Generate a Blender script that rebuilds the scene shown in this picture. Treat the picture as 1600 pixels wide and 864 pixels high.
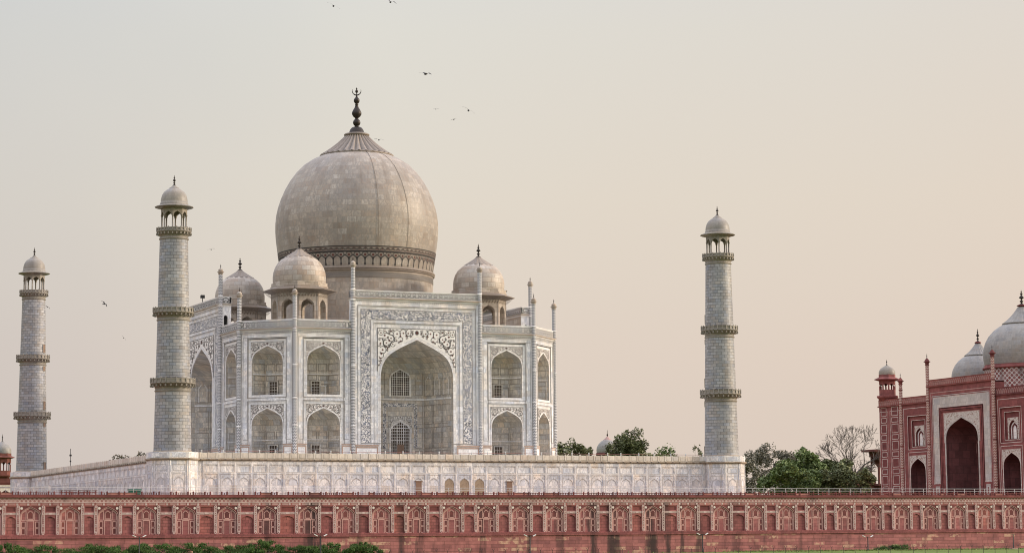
import bpy, math, random
from mathutils import Vector, Matrix
for o in list(bpy.data.objects): bpy.data.objects.remove(o)
S = bpy.context.scene; COL = S.collection
R = math.radians; PI = math.pi; sin = math.sin; cos = math.cos
# ------------------------------------------------------------------ camera
CAM = (-146.265, -393.31, -14.275)
cd = bpy.data.cameras.new("camera"); cam = bpy.data.objects.new("camera", cd); COL.objects.link(cam); S.camera = cam
cd.sensor_width = 36; cd.lens = 36*3715.676/1600; cd.clip_start = 1; cd.clip_end = 8000
ya, pit, ro = R(24.154), R(6.428), R(-0.504)
fw = Vector((sin(ya)*cos(pit), cos(ya)*cos(pit), sin(pit))); rt = Vector((cos(ya), -sin(ya), 0)); up = rt.cross(fw)
CR = rt*cos(ro)+up*sin(ro); CU = -rt*sin(ro)+up*cos(ro)
cam.matrix_world = Matrix(((CR.x,CU.x,-fw.x,CAM[0]),(CR.y,CU.y,-fw.y,CAM[1]),(CR.z,CU.z,-fw.z,CAM[2]),(0,0,0,1)))
# ------------------------------------------------------------------ sun and sky
SUN_EL, SUN_AZ = 17, 108           # azimuth measured clockwise from +Y
sd = Vector((sin(R(SUN_AZ))*cos(R(SUN_EL)), cos(R(SUN_AZ))*cos(R(SUN_EL)), sin(R(SUN_EL))))
ld = bpy.data.lights.new("sun", 'SUN'); ld.energy = 3.8; ld.angle = R(10); ld.color = (1.0, .83, .65)
sun = bpy.data.objects.new("sun", ld); COL.objects.link(sun); sun.rotation_euler = (-sd).to_track_quat('-Z', 'Y').to_euler(); sun.location = (200,-200,300)
W = bpy.data.worlds.new("World"); S.world = W; W.use_nodes = True
nt = W.node_tree; nt.nodes.clear()
def wn(t, **k):
    n = nt.nodes.new(t)
    for a, b in k.items(): setattr(n, a, b)
    return n
sky = wn('ShaderNodeTexSky', sky_type='NISHITA', sun_disc=False, sun_elevation=R(SUN_EL), sun_rotation=R(SUN_AZ), air_density=1.3, dust_density=6, ozone_density=1)
tc = wn('ShaderNodeTexCoord'); sep = wn('ShaderNodeSeparateXYZ'); nt.links.new(tc.outputs['Generated'], sep.inputs[0])
mr = wn('ShaderNodeMapRange'); mr.inputs[1].default_value = 0; mr.inputs[2].default_value = .26; nt.links.new(sep.outputs[2], mr.inputs[0])
rp = wn('ShaderNodeValToRGB'); cr = rp.color_ramp
stops = [(0,(6.7,5.8,5.15)),(.3,(6.95,6.1,5.4)),(.55,(7.0,6.45,5.7)),(.82,(6.8,6.62,6.15)),(1,(6.5,6.6,6.65))]
cr.elements[0].position = 0; cr.elements[1].position = 1
for p, c in stops[1:-1]: cr.elements.new(p)
for e, (p, c) in zip(cr.elements, stops): e.position = p; e.color = tuple(x/10 for x in c)+(1,)
nt.links.new(mr.outputs[0], rp.inputs[0])
# slow warm-pink to cream drift across the hazy horizon
dt = wn('ShaderNodeVectorMath', operation='DOT_PRODUCT'); dt.inputs[1].default_value = (cos(R(22)), -sin(R(22)), 0)
nt.links.new(tc.outputs['Generated'], dt.inputs[0])
nz = wn('ShaderNodeTexNoise'); nz.inputs['Scale'].default_value = 5; nz.inputs['Detail'].default_value = 3; nt.links.new(tc.outputs['Generated'], nz.inputs['Vector'])
na = wn('ShaderNodeMath', operation='MULTIPLY_ADD'); na.inputs[1].default_value = .22; nt.links.new(nz.outputs[0], na.inputs[0]); nt.links.new(dt.outputs['Value'], na.inputs[2])
m2 = wn('ShaderNodeMapRange'); m2.inputs[1].default_value = -.11; m2.inputs[2].default_value = .35; nt.links.new(na.outputs[0], m2.inputs[0])
rp2 = wn('ShaderNodeValToRGB'); c2 = rp2.color_ramp
c2.elements[0].color = (.865,.885,.935,1); c2.elements[1].color = (1.03,.97,.935,1); e = c2.elements.new(.42); e.color = (1.03,1.02,1.0,1)
nt.links.new(m2.outputs[0], rp2.inputs[0])
mu = wn('ShaderNodeMix', data_type='RGBA', blend_type='MULTIPLY'); mu.inputs[0].default_value = 1
nt.links.new(rp.outputs[0], mu.inputs[6]); nt.links.new(rp2.outputs[0], mu.inputs[7])
sc = wn('ShaderNodeVectorMath', operation='SCALE'); sc.inputs[3].default_value = 10; nt.links.new(mu.outputs[2], sc.inputs[0])
# overhead sky raised to a bright bluish fill, added to light the marble
zr = wn('ShaderNodeMapRange'); zr.inputs[1].default_value = .24; zr.inputs[2].default_value = .8; zr.inputs[3].default_value = 0; zr.inputs[4].default_value = 1
nt.links.new(sep.outputs[2], zr.inputs[0])
sc2 = wn('ShaderNodeMix', data_type='RGBA'); nt.links.new(zr.outputs[0], sc2.inputs[0]); nt.links.new(sc.outputs[0], sc2.inputs[6]); sc2.inputs[7].default_value = (17.5,17.6,20.5,1)
mx = wn('ShaderNodeMix', data_type='RGBA'); mx.inputs[0].default_value = .88; nt.links.new(sky.outputs[0], mx.inputs[6]); nt.links.new(sc2.outputs[2], mx.inputs[7])
bg = wn('ShaderNodeBackground'); bg.inputs[1].default_value = .115; nt.links.new(mx.outputs[2], bg.inputs[0])
nt.links.new(bg.outputs[0], wn('ShaderNodeOutputWorld').inputs[0])
S.view_settings.view_transform = 'Standard'; S.view_settings.look = 'None'; S.view_settings.exposure = 0; S.view_settings.gamma = 1; S.view_settings.use_curve_mapping = False
S.render.engine = 'CYCLES'; S.render.resolution_x = 1024; S.render.resolution_y = 552
S.cycles.filter_width = 1.05; S.cycles.max_bounces = 6; S.cycles.diffuse_bounces = 3

# ------------------------------------------------------------------ materials
class NT:
    def __init__(s, name, rough=.6, spec=.3, metal=0):
        s.m = bpy.data.materials.new(name); s.m.use_nodes = True; s.t = s.m.node_tree; s.t.nodes.clear()
        s.b = s.n('ShaderNodeBsdfPrincipled'); s.b.inputs['Roughness'].default_value = rough; s.b.inputs['Specular IOR Level'].default_value = spec; s.b.inputs['Metallic'].default_value = metal
        o = s.n('ShaderNodeOutputMaterial'); s.l(s.b.outputs[0], o.inputs[0])
    def n(s, t, **k):
        x = s.t.nodes.new(t)
        for a, b in k.items(): setattr(x, a, b)
        return x
    def l(s, a, b): s.t.links.new(a, b)
    def v(s, sock, val):
        if isinstance(val, bpy.types.NodeSocket): s.l(val, sock)
        elif isinstance(val, tuple) and len(val) == 3 and sock.type == 'RGBA': sock.default_value = val+(1,)
        else: sock.default_value = val
    def uv(s, rand=True):
        u = s.n('ShaderNodeUVMap', uv_map='UVMap').outputs[0]
        if not rand: return u
        r = s.n('ShaderNodeObjectInfo').outputs['Random']
        return s.vm('ADD', u, s.vm('SCALE', (53., 0., 0.), r))   # copies of a part do not repeat each other's stains
    def obj(s): return s.n('ShaderNodeTexCoord').outputs['Object']
    def pos(s): return s.n('ShaderNodeNewGeometry').outputs['Position']
    def vm(s, op, a, b=None):
        x = s.n('ShaderNodeVectorMath', operation=op); s.v(x.inputs[0], a)
        if b is not None: s.v(x.inputs[3] if op == 'SCALE' else x.inputs[1], b)
        return x.outputs[0]
    def ma(s, op, a, b=0., c=0.):
        x = s.n('ShaderNodeMath', operation=op)
        for i, q in enumerate((a, b, c)): s.v(x.inputs[i], q)
        return x.outputs[0]
    def noise(s, vec, scale, detail=4, rough=.55, dist=0):
        x = s.n('ShaderNodeTexNoise'); s.v(x.inputs['Vector'], vec); x.inputs['Scale'].default_value = scale; x.inputs['Detail'].default_value = detail
        x.inputs['Roughness'].default_value = rough; x.inputs['Distortion'].default_value = dist; return x.outputs[0]
    def ramp(s, f, stops):
        x = s.n('ShaderNodeValToRGB'); c = x.color_ramp
        while len(c.elements) < len(stops): c.elements.new(.5)
        for e, (p, q) in zip(c.elements, stops): e.position = p; e.color = (q if isinstance(q, tuple) else (q,)*3)+(1,)
        s.v(x.inputs[0], f); return x.outputs[0]
    def mix(s, f, a, b, mode='MIX'):
        x = s.n('ShaderNodeMix', data_type='RGBA', blend_type=mode); s.v(x.inputs[0], f); s.v(x.inputs[6], a); s.v(x.inputs[7], b); return x.outputs[2]
    def brick(s, vec, w, h, a, b, mortar, ms, bias=0., off=.5, smooth=.1):
        x = s.n('ShaderNodeTexBrick', offset=off); s.v(x.inputs['Vector'], vec); s.v(x.inputs['Color1'], a); s.v(x.inputs['Color2'], b); s.v(x.inputs['Mortar'], mortar)
        x.inputs['Scale'].default_value = 1; x.inputs['Mortar Size'].default_value = ms; x.inputs['Mortar Smooth'].default_value = smooth; x.inputs['Bias'].default_value = bias
        x.inputs['Brick Width'].default_value = w; x.inputs['Row Height'].default_value = h; return x
    def mapping(s, vec, sc): return s.vm('MULTIPLY', vec, sc)
    def done(s, col, bump=None, bs=.3, bd=.05):
        s.v(s.b.inputs['Base Color'], col)
        if bump is not None:
            x = s.n('ShaderNodeBump'); x.inputs['Strength'].default_value = bs; x.inputs['Distance'].default_value = bd; s.v(x.inputs['Height'], bump); s.l(x.outputs[0], s.b.inputs['Normal'])
        return s.m
def marble(name, base, warm, cool, bw, bh, mortar, ms, vary=.5, vein=.5, dirt=(.30,.24,.17), dirt_amt=.35, mode='uv'):
    k = NT(name, .5, .35); uv = k.uv()
    br = k.brick(uv, bw, bh, (0.,0.,0.), (1.,1.,1.), (.5,.5,.5), 0., smooth=0)
    rnd = br.outputs['Color']
    b2 = k.brick(k.vm('ADD', uv, (bw*34., bh*18., 0.)), bw, bh, (0.,0.,0.), (1.,1.,1.), (.5,.5,.5), 0., smooth=0).outputs['Color']
    tone = k.ramp(rnd, [(0, cool), (.32, base), (.68, base), (1, warm)])
    col = k.mix(vary, base, tone)
    col = k.mix(vary, col, k.ramp(b2, [(0,.72),(.5,.95),(1,1.12)]), 'MULTIPLY')
    vv = k.vm('ADD', k.mapping(uv, (1.,.55,1.)), k.vm('SCALE', rnd, 9.))   # veins break at each block
    ve = k.noise(vv, .9, 6, .62, 1.6)
    vm_ = k.ramp(ve, [(.40,0.),(.485,1.),(.53,.25),(.62,0.)])
    col = k.mix(k.ma('MULTIPLY', vm_, vein), col, tuple(c*.62 for c in cool))
    col = k.mix(1., col, k.ramp(k.noise(vv, 1.9, 6, .72, .6), [(.30,.80),(.5,1.),(.70,1.12)]), 'MULTIPLY')
    st = k.noise(k.mapping(uv, (1.,.16,1.)), .75, 5, .6)
    col = k.mix(k.ma('MULTIPLY', k.ramp(st, [(.5,0.),(.75,1.)]), dirt_amt), col, dirt)
    bl = k.noise(uv, .11, 3)
    col = k.mix(1., col, k.ramp(bl, [(.3,(.86,.86,.88)),(.7,(1.07,1.05,1.0))]), 'MULTIPLY')
    if ms:
        mo = k.brick(uv, bw, bh, (0.,0.,0.), (0.,0.,0.), (1.,1.,1.), ms, smooth=.2).outputs['Fac']
        col = k.mix(mo, col, mortar)
    return k.done(col, ve, .15, .05)
MW = marble('white_marble_blocks', (.80,.79,.765), (.78,.69,.58), (.58,.62,.69), 1.7, .95, (.42,.40,.37), .012, .75, .6)
MT = marble('marble_trim', (.80,.785,.75), (.77,.68,.58), (.61,.645,.70), 2.3, .6, (.40,.37,.33), .012, .5, .35)
MN = marble('niche_marble_shade_toned', (.63,.575,.485), (.58,.47,.35), (.45,.465,.475), 1.25, .9, (.27,.235,.19), .025, .85, .6, dirt_amt=.3)  # recess marble toned browner and darker, shade put into its colour
MD = marble('weathered_dome_marble', (.355,.305,.245), (.27,.205,.15), (.43,.39,.335), 1.65, 1.02, (.24,.195,.15), .026, .72, 1., (.18,.135,.095), .6)
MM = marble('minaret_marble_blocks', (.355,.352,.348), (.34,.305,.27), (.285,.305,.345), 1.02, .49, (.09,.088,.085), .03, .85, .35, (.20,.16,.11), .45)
MP = marble('plinth_marble', (.80,.79,.765), (.78,.69,.585), (.57,.62,.70), 1.3, .95, (.46,.43,.39), .012, .85, .7, dirt_amt=.25)
MC = marble('aged_coping_marble', (.33,.27,.20), (.30,.22,.155), (.33,.30,.26), 1.2, 2.0, (.20,.15,.11), .03, .5, .2, (.14,.10,.07), .6)
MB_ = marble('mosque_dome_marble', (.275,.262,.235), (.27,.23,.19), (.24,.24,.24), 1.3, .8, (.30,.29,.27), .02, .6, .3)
def solid(name, c, rough=.6, spec=.3, metal=0, var=.15, scale=2.):
    k = NT(name, rough, spec, metal); n = k.noise(k.obj(), scale, 4)
    return k.done(k.mix(1., c, k.ramp(n, [(.25,1-var),(.75,1+var)]), 'MULTIPLY'))
INK = solid('black_marble_inlay', (.10,.097,.092)); LINE = solid('grey_inlay_and_flute_shade', (.17,.155,.135)); INKP = solid('dark_grey_parapet_inlay', (.055,.053,.05)); REDI = solid('carnelian_inlay', (.10,.035,.028)); WI = solid('white_marble_inlay', (.60,.53,.46), var=.25)
DADO = solid('brown_dado_frame', (.36,.26,.20), var=.2)
BRZ = solid('dark_bronze', (.035,.028,.022), .5, .5, .6); DARK = solid('painted_dark_depth', (.012,.010,.009)); BRN = solid('brown_jali_panel', (.06,.042,.03), var=.3); WOOD = solid('old_wooden_door', (.20,.13,.09))  # DARK: near-black fill painted for the unlit depth of openings
WPAINT = solid('white_painted_metal', (.68,.68,.64)); RAILP = solid('weathered_white_rail', (.48,.47,.45)); POLE = solid('dark_metal', (.03,.028,.026)); GREENP = solid('green_painted_box', (.02,.13,.09)); BARK = solid('bark', (.045,.036,.028)); BIRD = solid('dark_feathers', (.02,.018,.016))
JALI = solid('ochre_jali_screen', (.27,.21,.145), var=.3)
def inlay_band(name, ground, c1, c2, scale, lo=.5):
    k = NT(name, .5); uv = k.uv()
    n = k.noise(k.mapping(uv, (1.,1.,1.)), scale, 2, .5, 2.2); n2 = k.noise(uv, scale*.33, 3)
    col = k.mix(k.ramp(n, [(lo-.03,0.),(lo+.03,1.)]), ground, k.mix(k.ramp(n2, [(.4,0.),(.6,1.)]), c1, c2))
    return k.done(col)
CALL = inlay_band('calligraphy_inlay', (.70,.67,.62), (.065,.07,.085), (.13,.15,.20), 3.0, .49)
FRI = inlay_band('spandrel_small_inlay', (.76,.73,.67), (.17,.165,.16), (.24,.18,.145), 3.8, .56)
WHT = solid('white_marble_ground', (.74,.71,.65), var=.12)
def chevron(name, ground, ink, n, kv):
    k = NT(name, .5); uv = k.uv(False); s = k.n('ShaderNodeSeparateXYZ'); k.l(uv, s.inputs[0])
    z = k.ma('ABSOLUTE', k.ma('SUBTRACT', k.ma('FRACT', k.ma('MULTIPLY', s.outputs[0], n)), .5))
    f = k.ma('FRACT', k.ma('ADD', k.ma('MULTIPLY', s.outputs[1], kv), z))
    return k.done(k.mix(k.ramp(f, [(.40,0.),(.48,1.),(.88,1.),(.96,0.)]), ground, ink))
CHEV = chevron('chevron_inlaid_marble', (.56,.55,.53), (.17,.17,.175), 2.6, 2.1)
CHEVR = chevron('chevron_inlaid_sandstone', (.50,.40,.33), (.24,.09,.07), 2.6, 1.9)
STREAKS = [(-35.6,.7,.8),(-28.6,1.7,1.),(-21.3,.6,.6),(-14.6,.8,.8),(-11.6,.6,.7),(-1.5,.6,.7),(6.4,.7,.7),(11.6,.8,.6),(17.6,1.1,.95),(21.0,1.1,.95),(27.6,1.3,1.),(30.6,.8,.9),(33.2,.6,.8),(36.2,.7,.8),(42.5,.9,.45),(-52.,.9,.4)]
def sandstone(name, base, alt, pale, bw, bh, mortar=(.13,.055,.045), ms=.02, stain=.0, pale_amt=.0):
    k = NT(name, .8, .15); uv = k.uv(); p = k.pos()
    r1 = k.brick(uv, bw, bh, (0.,0.,0.), (1.,1.,1.), (.5,.5,.5), 0., smooth=0).outputs['Color']
    col = k.ramp(r1, [(0,alt),(.5,base),(1,tuple(min(1,c*1.15) for c in base))])
    fade = k.n('ShaderNodeObjectInfo').outputs['Random']; col = k.mix(1., col, k.ramp(fade, [(0,(.80,.80,.82)),(.45,(1.,.97,.97)),(.75,(1.08,1.12,1.12)),(1,(1.26,1.22,1.08))]), 'MULTIPLY')
    n = k.noise(p, .7, 6, .65); col = k.mix(1., col, k.ramp(n, [(.25,.68),(.75,1.3)]), 'MULTIPLY')
    if pale_amt:
        r3 = k.brick(k.vm('ADD', uv, (bw*46., bh*12., 0.)), bw, bh, (0.,0.,0.), (1.,1.,1.), (.5,.5,.5), 0., smooth=0).outputs['Color']
        fl = k.ma('MULTIPLY', k.ramp(r3, [(.80,0.),(.88,1.)]), k.ramp(k.noise(p, 1.3, 4), [(.42,0.),(.55,pale_amt)]))
        col = k.mix(fl, col, pale)
    if ms:
        mo = k.brick(uv, bw, bh, (0.,0.,0.), (0.,0.,0.), (1.,1.,1.), ms, smooth=.3).outputs['Fac']; col = k.mix(k.ma('MULTIPLY', mo, .7), col, mortar)
    if stain:
        # black damp streaks that run down the river wall below its drains
        b = k.noise(k.mapping(p, (1.6,1.6,.30)), 1.1, 5, .65); w = k.noise(k.mapping(p, (.9,.9,.16)), 1.0, 3)
        x = k.n('ShaderNodeSeparateXYZ'); k.l(p, x.inputs[0]); xx = k.ma('ADD', x.outputs[0], k.ma('MULTIPLY_ADD', w, 2.4, -1.2))
        f = None
        for x0, hw, st in STREAKS:
            e = k.ma('MULTIPLY', k.ma('SUBTRACT', 1., k.ma('MINIMUM', 1., k.ma('POWER', k.ma('DIVIDE', k.ma('ABSOLUTE', k.ma('SUBTRACT', xx, x0)), hw), 3.))), st)
            f = e if f is None else k.ma('MAXIMUM', f, e)
        f = k.ma('MULTIPLY', f, k.ramp(b, [(.28,.35),(.46,1.)])); f = k.ma('MAXIMUM', f, k.ma('MULTIPLY', k.ramp(k.noise(k.mapping(p, (.5,.5,.12)), 1.3, 5, .7), [(.53,0.),(.68,1.)]), .5))
        col = k.mix(k.ma('MULTIPLY', f, stain), col, (.032,.027,.025))
    return k.done(col, n, .3, .04)
RS = sandstone('red_sandstone', (.285,.108,.10), (.235,.086,.083), (.5,.3,.2), 1.5, .5, stain=.85)
RSB = sandstone('red_sandstone_base_blocks', (.30,.116,.104), (.225,.088,.083), (.56,.36,.24), 2.2, .52, ms=.035, stain=.92, pale_amt=.75)
RSC = sandstone('carved_red_sandstone', (.275,.10,.09), (.235,.083,.077), (.5,.3,.2), .7, .45, ms=.04, stain=.5)
RSD = sandstone('deep_red_sandstone', (.165,.055,.05), (.135,.048,.045), (.4,.2,.15), 1.2, .6, stain=.4)
RSP = sandstone('pale_red_sandstone', (.40,.20,.165), (.36,.165,.14), (.5,.3,.2), 1.5, .5, stain=.55)
RSM = sandstone('mosque_red_sandstone', (.21,.074,.066), (.175,.063,.058), (.4,.2,.15), 1.6, .8, ms=.025)
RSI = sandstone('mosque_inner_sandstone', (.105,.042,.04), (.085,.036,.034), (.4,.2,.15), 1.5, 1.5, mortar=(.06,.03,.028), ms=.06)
RSG = sandstone('far_gate_sandstone', (.13,.05,.042), (.11,.043,.037), (.4,.2,.15), 1.6, .8)
PINKI = inlay_band('pink_and_white_lozenge', (.30,.115,.09), (.43,.32,.27), (.36,.23,.19), 1.0, .5)
PINK = solid('pale_pink_stone_frame', (.50,.29,.25), .8, var=.25, scale=.4)
def lozenge(name, a, b, s):
    k = NT(name, .7); uv = k.uv(False); p = k.pos(); q = k.n('ShaderNodeSeparateXYZ'); k.l(uv, q.inputs[0])
    u = k.ma('MULTIPLY', q.outputs[0], s); v = k.ma('MULTIPLY', q.outputs[1], s)
    f = k.ma('MULTIPLY', k.ma('SINE', k.ma('ADD', u, v)), k.ma('SINE', k.ma('SUBTRACT', u, v)))
    col = k.mix(k.ramp(k.ma('ABSOLUTE', f), [(.22,1.),(.38,0.)]), a, b)
    w = k.noise(p, .6, 5, .6); col = k.mix(k.ramp(w, [(.45,0.),(.62,.75)]), col, k.mix(.5, a, b))
    n2 = k.noise(k.mapping(p, (.3,.3,.1)), 1.2, 4); col = k.mix(k.ramp(n2, [(.56,0.),(.70,.8)]), col, (.07,.05,.045))
    return k.done(col)
LOZ = lozenge('lozenge_inlaid_frieze', (.275,.12,.107), (.49,.36,.32), 5.2)
LOZW = lozenge('star_lattice', (.20,.06,.05), (.55,.52,.46), 3.2)
INLS = inlay_band('inlaid_pilaster', (.25,.11,.10), (.46,.345,.31), (.38,.24,.215), 2.6, .47)
FADED = solid('faded_pink_inlay', (.50,.385,.345), .8, var=.35, scale=.6)
SPW = inlay_band('mosque_spandrel_inlay', (.50,.47,.41), (.22,.10,.08), (.30,.24,.18), 1.9, .56)
def foliage(name, a, b, c):
    k = NT(name, .6, .2); r = k.n('ShaderNodeNewGeometry').outputs['Random Per Island']; n = k.noise(k.pos(), .28, 2)
    col = k.ramp(r, [(0,a),(.55,b),(1,c)]); col = k.mix(1., col, k.ramp(n, [(.35,.7),(.65,1.25)]), 'MULTIPLY')
    k.b.inputs['Transmission Weight'].default_value = 0
    return k.done(col)
F_DARK = foliage('dark_green_leaves', (.075,.088,.04), (.115,.135,.055), (.17,.18,.085))
F_MID = foliage('mid_green_leaves', (.072,.105,.032), (.115,.16,.05), (.175,.215,.08))
F_YEL = foliage('yellow_green_leaves', (.085,.095,.04), (.13,.14,.055), (.18,.18,.085))
F_GREY = foliage('haze_greyed_leaves', (.13,.125,.09), (.18,.17,.125), (.22,.205,.155))  # greyed colours paint distance haze into the leaves
F_DRY = foliage('sparse_dry_leaves', (.10,.085,.06), (.13,.11,.08), (.16,.14,.10))
F_GRASS = foliage('grass_blades', (.07,.10,.022), (.11,.155,.04), (.18,.20,.07))
F_BUSH = foliage('bush_leaves', (.03,.06,.012), (.05,.095,.02), (.09,.145,.035))
def grass_mat():
    k = NT('riverbank_grass', .9, .1); p = k.pos(); n = k.noise(p, .5, 6, .7); n2 = k.noise(p, .05, 3)
    col = k.ramp(n, [(.3,(.075,.11,.022)),(.55,(.12,.17,.04)),(.75,(.18,.21,.06))]); col = k.mix(k.ramp(n2, [(.45,0.),(.7,.6)]), col, (.17,.16,.06)); return k.done(col, n, .5, .1)
GRASS = grass_mat()
def paving():
    k = NT('terrace_paving', .8); p = k.pos(); return k.done(k.brick(p, 1.2, 1.2, (.28,.12,.09), (.34,.16,.12), (.15,.08,.06), .03).outputs[0])
PAVE = paving()

# ------------------------------------------------------------------ mesh builder
class MB:
    def __init__(s): s.V=[]; s.F=[]; s.M=[]; s.U=[]; s.Sm=[]; s.T=None
    def p(s, co):
        co = Vector(co)
        s.V.append(tuple(s.T @ co) if s.T is not None else tuple(co)); return len(s.V)-1
    def idx(s, ids, mat=0, uv=None, smooth=False): s.F.append(ids); s.M.append(mat); s.U.append(uv); s.Sm.append(smooth)
    def face(s, pts, mat=0, uv=None, smooth=False): s.idx([s.p(q) for q in pts], mat, uv, smooth)
    def box(s, x0, x1, y0, y1, z0, z1, mat=0):
        a = [s.p(q) for q in ((x0,y0,z0),(x1,y0,z0),(x1,y1,z0),(x0,y1,z0),(x0,y0,z1),(x1,y0,z1),(x1,y1,z1),(x0,y1,z1))]
        for f in ((0,3,2,1),(4,5,6,7),(0,1,5,4),(1,2,6,5),(2,3,7,6),(3,0,4,7)): s.idx([a[i] for i in f], mat)
    def rect(s, u0, u1, z0, z1, d, mat=0): s.face([(u0,d,z0),(u1,d,z0),(u1,d,z1),(u0,d,z1)], mat)
    def ring(s, o, i, d, mat=0):     # flat border between two upright rectangles
        s.rect(o[0], i[0], o[2], o[3], d, mat); s.rect(i[1], o[1], o[2], o[3], d, mat)
        if i[2] > o[2]+1e-6: s.rect(i[0], i[1], o[2], i[2], d, mat)
        if o[3] > i[3]+1e-6: s.rect(i[0], i[1], i[3], o[3], d, mat)
    def reveal(s, r, d0, d1, mat=0, sill=True):
        u0,u1,z0,z1 = r
        s.face([(u0,d0,z0),(u0,d1,z0),(u0,d1,z1),(u0,d0,z1)], mat); s.face([(u1,d0,z0),(u1,d0,z1),(u1,d1,z1),(u1,d1,z0)], mat)
        s.face([(u0,d0,z1),(u0,d1,z1),(u1,d1,z1),(u1,d0,z1)], mat)
        if sill: s.face([(u0,d0,z0),(u1,d0,z0),(u1,d1,z0),(u0,d1,z0)], mat)
    def line(s, r, d, w, mat, bottom=True, t=.02):  # thin raised line round a rectangle
        u0,u1,z0,z1 = r
        s.slab(u0-w/2, u0+w/2, z0, z1+w/2, d, t, mat); s.slab(u1-w/2, u1+w/2, z0, z1+w/2, d, t, mat); s.slab(u0+w/2, u1-w/2, z1-w/2, z1+w/2, d, t, mat)
        if bottom: s.slab(u0+w/2, u1-w/2, z0-w/2, z0+w/2, d, t, mat)
    def slab(s, u0, u1, z0, z1, d, t, mat=0): s.box(u0, u1, d-t, d+.001, z0, z1, mat)
    def grid(s, rows, mat=0, uvs=None, smooth=True, close=False):
        ids = [[s.p(q) for q in r] for r in rows]
        for i in range(len(ids)-1):
            for j in range(len(ids[i])-1 + (1 if close else 0)):
                j2 = (j+1) % len(ids[i])
                uv = None
                if uvs:
                    a, b = uvs[i], uvs[i+1]; jj = j+1
                    uv = [a[j], a[jj], b[jj], b[j]]
                s.idx([ids[i][j], ids[i][j2], ids[i+1][j2], ids[i+1][j]], mat, uv, smooth)
    def lathe(s, prof, n=32, mat=0, c=(0,0), smooth=True, uvr=None, rot=0, flute=0, fa=.0, capt=False, capb=False):
        uvr = uvr or max(r for r, z in prof); rows=[]; uvs=[]; v=prof[0][1]; last=prof[0]
        for r, z in prof:
            v += math.hypot(r-last[0], z-last[1]); last=(r,z); row=[]
            for j in range(n):
                a = rot+2*PI*j/n; rr = r*(1+fa*(abs(sin(a*flute/2))-.5)) if flute else r
                row.append((c[0]+rr*cos(a), c[1]+rr*sin(a), z))
            rows.append(row); uvs.append([(uvr*2*PI*j/n, v) for j in range(n+1)])
        s.grid(rows, mat, uvs, smooth, True)
        if capt: s.face(rows[-1], mat)
        if capb: s.face(rows[0][::-1], mat)
    def tube(s, pts, rad, n=6, mat=0):
        rows=[]; pts=[Vector(q) for q in pts]
        for i, q in enumerate(pts):
            d = (pts[min(i+1,len(pts)-1)]-pts[max(i-1,0)]).normalized(); a = d.orthogonal().normalized(); b = d.cross(a)
            r = rad[i] if isinstance(rad,(list,tuple)) else rad
            rows.append([q+a*r*cos(2*PI*j/n)+b*r*sin(2*PI*j/n) for j in range(n)])
        s.grid(rows, mat, None, True, True)
    def stroke(s, pts, w, Sf, mat, t=.03):   # inlay line laid on a surface Sf(u,v,lift)
        for (a,b),(c,d) in zip(pts, pts[1:]):
            L = math.hypot(c-a, d-b)
            if L < 1e-6: continue
            nx, ny = -(d-b)/L*w/2, (c-a)/L*w/2; ex, ey = (c-a)/L*w*.3, (d-b)/L*w*.3
            s.face([Sf(a+nx-ex,b+ny-ey,t), Sf(a-nx-ex,b-ny-ey,t), Sf(c-nx+ex,d-ny+ey,t), Sf(c+nx+ex,d+ny+ey,t)], mat)
    def dot(s, u, v, r, Sf, mat, t=.035, n=8): s.face([Sf(u+r*cos(2*PI*k/n), v+r*sin(2*PI*k/n), t) for k in range(n)], mat)
    def build(s, name, mats, parent=None, loc=None, rot=0, label=None, cat=None, group=None, kind=None):
        me = bpy.data.meshes.new(name); me.from_pydata(s.V, [], s.F); me.update()
        for m in (mats if isinstance(mats,(list,tuple)) else [mats]): me.materials.append(m)
        me.polygons.foreach_set('material_index', s.M); me.polygons.foreach_set('use_smooth', s.Sm)
        ul = me.uv_layers.new(name='UVMap'); data=[]
        for f, uv in zip(s.F, s.U):
            if uv: data.extend(c for q in uv for c in q); continue
            P = [s.V[i] for i in f]; n = [0,0,0]
            for i in range(len(P)):
                a, b = P[i], P[(i+1)%len(P)]
                n[0]+=(a[1]-b[1])*(a[2]+b[2]); n[1]+=(a[2]-b[2])*(a[0]+b[0]); n[2]+=(a[0]-b[0])*(a[1]+b[1])
            L = math.sqrt(n[0]**2+n[1]**2+n[2]**2) or 1; h = math.hypot(n[0], n[1])
            if h/L < .5:
                for q in P: data.extend((q[0], q[1]))
            else:
                tx, ty = -n[1]/h, n[0]/h
                for q in P: data.extend((q[0]*tx+q[1]*ty, q[2]))
        ul.data.foreach_set('uv', data)
        o = bpy.data.objects.new(name, me); COL.objects.link(o)
        if parent: o.parent = parent
        if loc: o.location = loc
        o.rotation_euler.z = rot
        return tag(o, label, cat, group, kind)
def tag(o, label=None, cat=None, group=None, kind=None):
    for k, v in (('label',label),('category',cat),('group',group),('kind',kind)):
        if v: o[k] = v
    return o
def thing(name, loc, label, cat, rot=0, group=None):
    o = bpy.data.objects.new(name, None); COL.objects.link(o); o.location = loc; o.rotation_euler.z = rot; o.empty_display_size = .5
    return tag(o, label, cat, group)
def dup(o, parent=None, loc=None, rot=None):
    c = o.copy(); COL.objects.link(c)
    if parent is not None: c.parent = parent
    if loc is not None: c.location = loc
    if rot is not None: c.rotation_euler.z = rot
    for ch in KIDS.get(o.name, [x for x in o.children]): dup(ch, c)
    return c
KIDS = {}
ARCH = [(0,1),(.08,.962),(.143,.932),(.286,.864),(.45,.785),(.59,.705),(.70,.635),(.79,.56),(.86,.475),(.92,.37),(.965,.25),(.99,.12),(1,0)]
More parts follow.
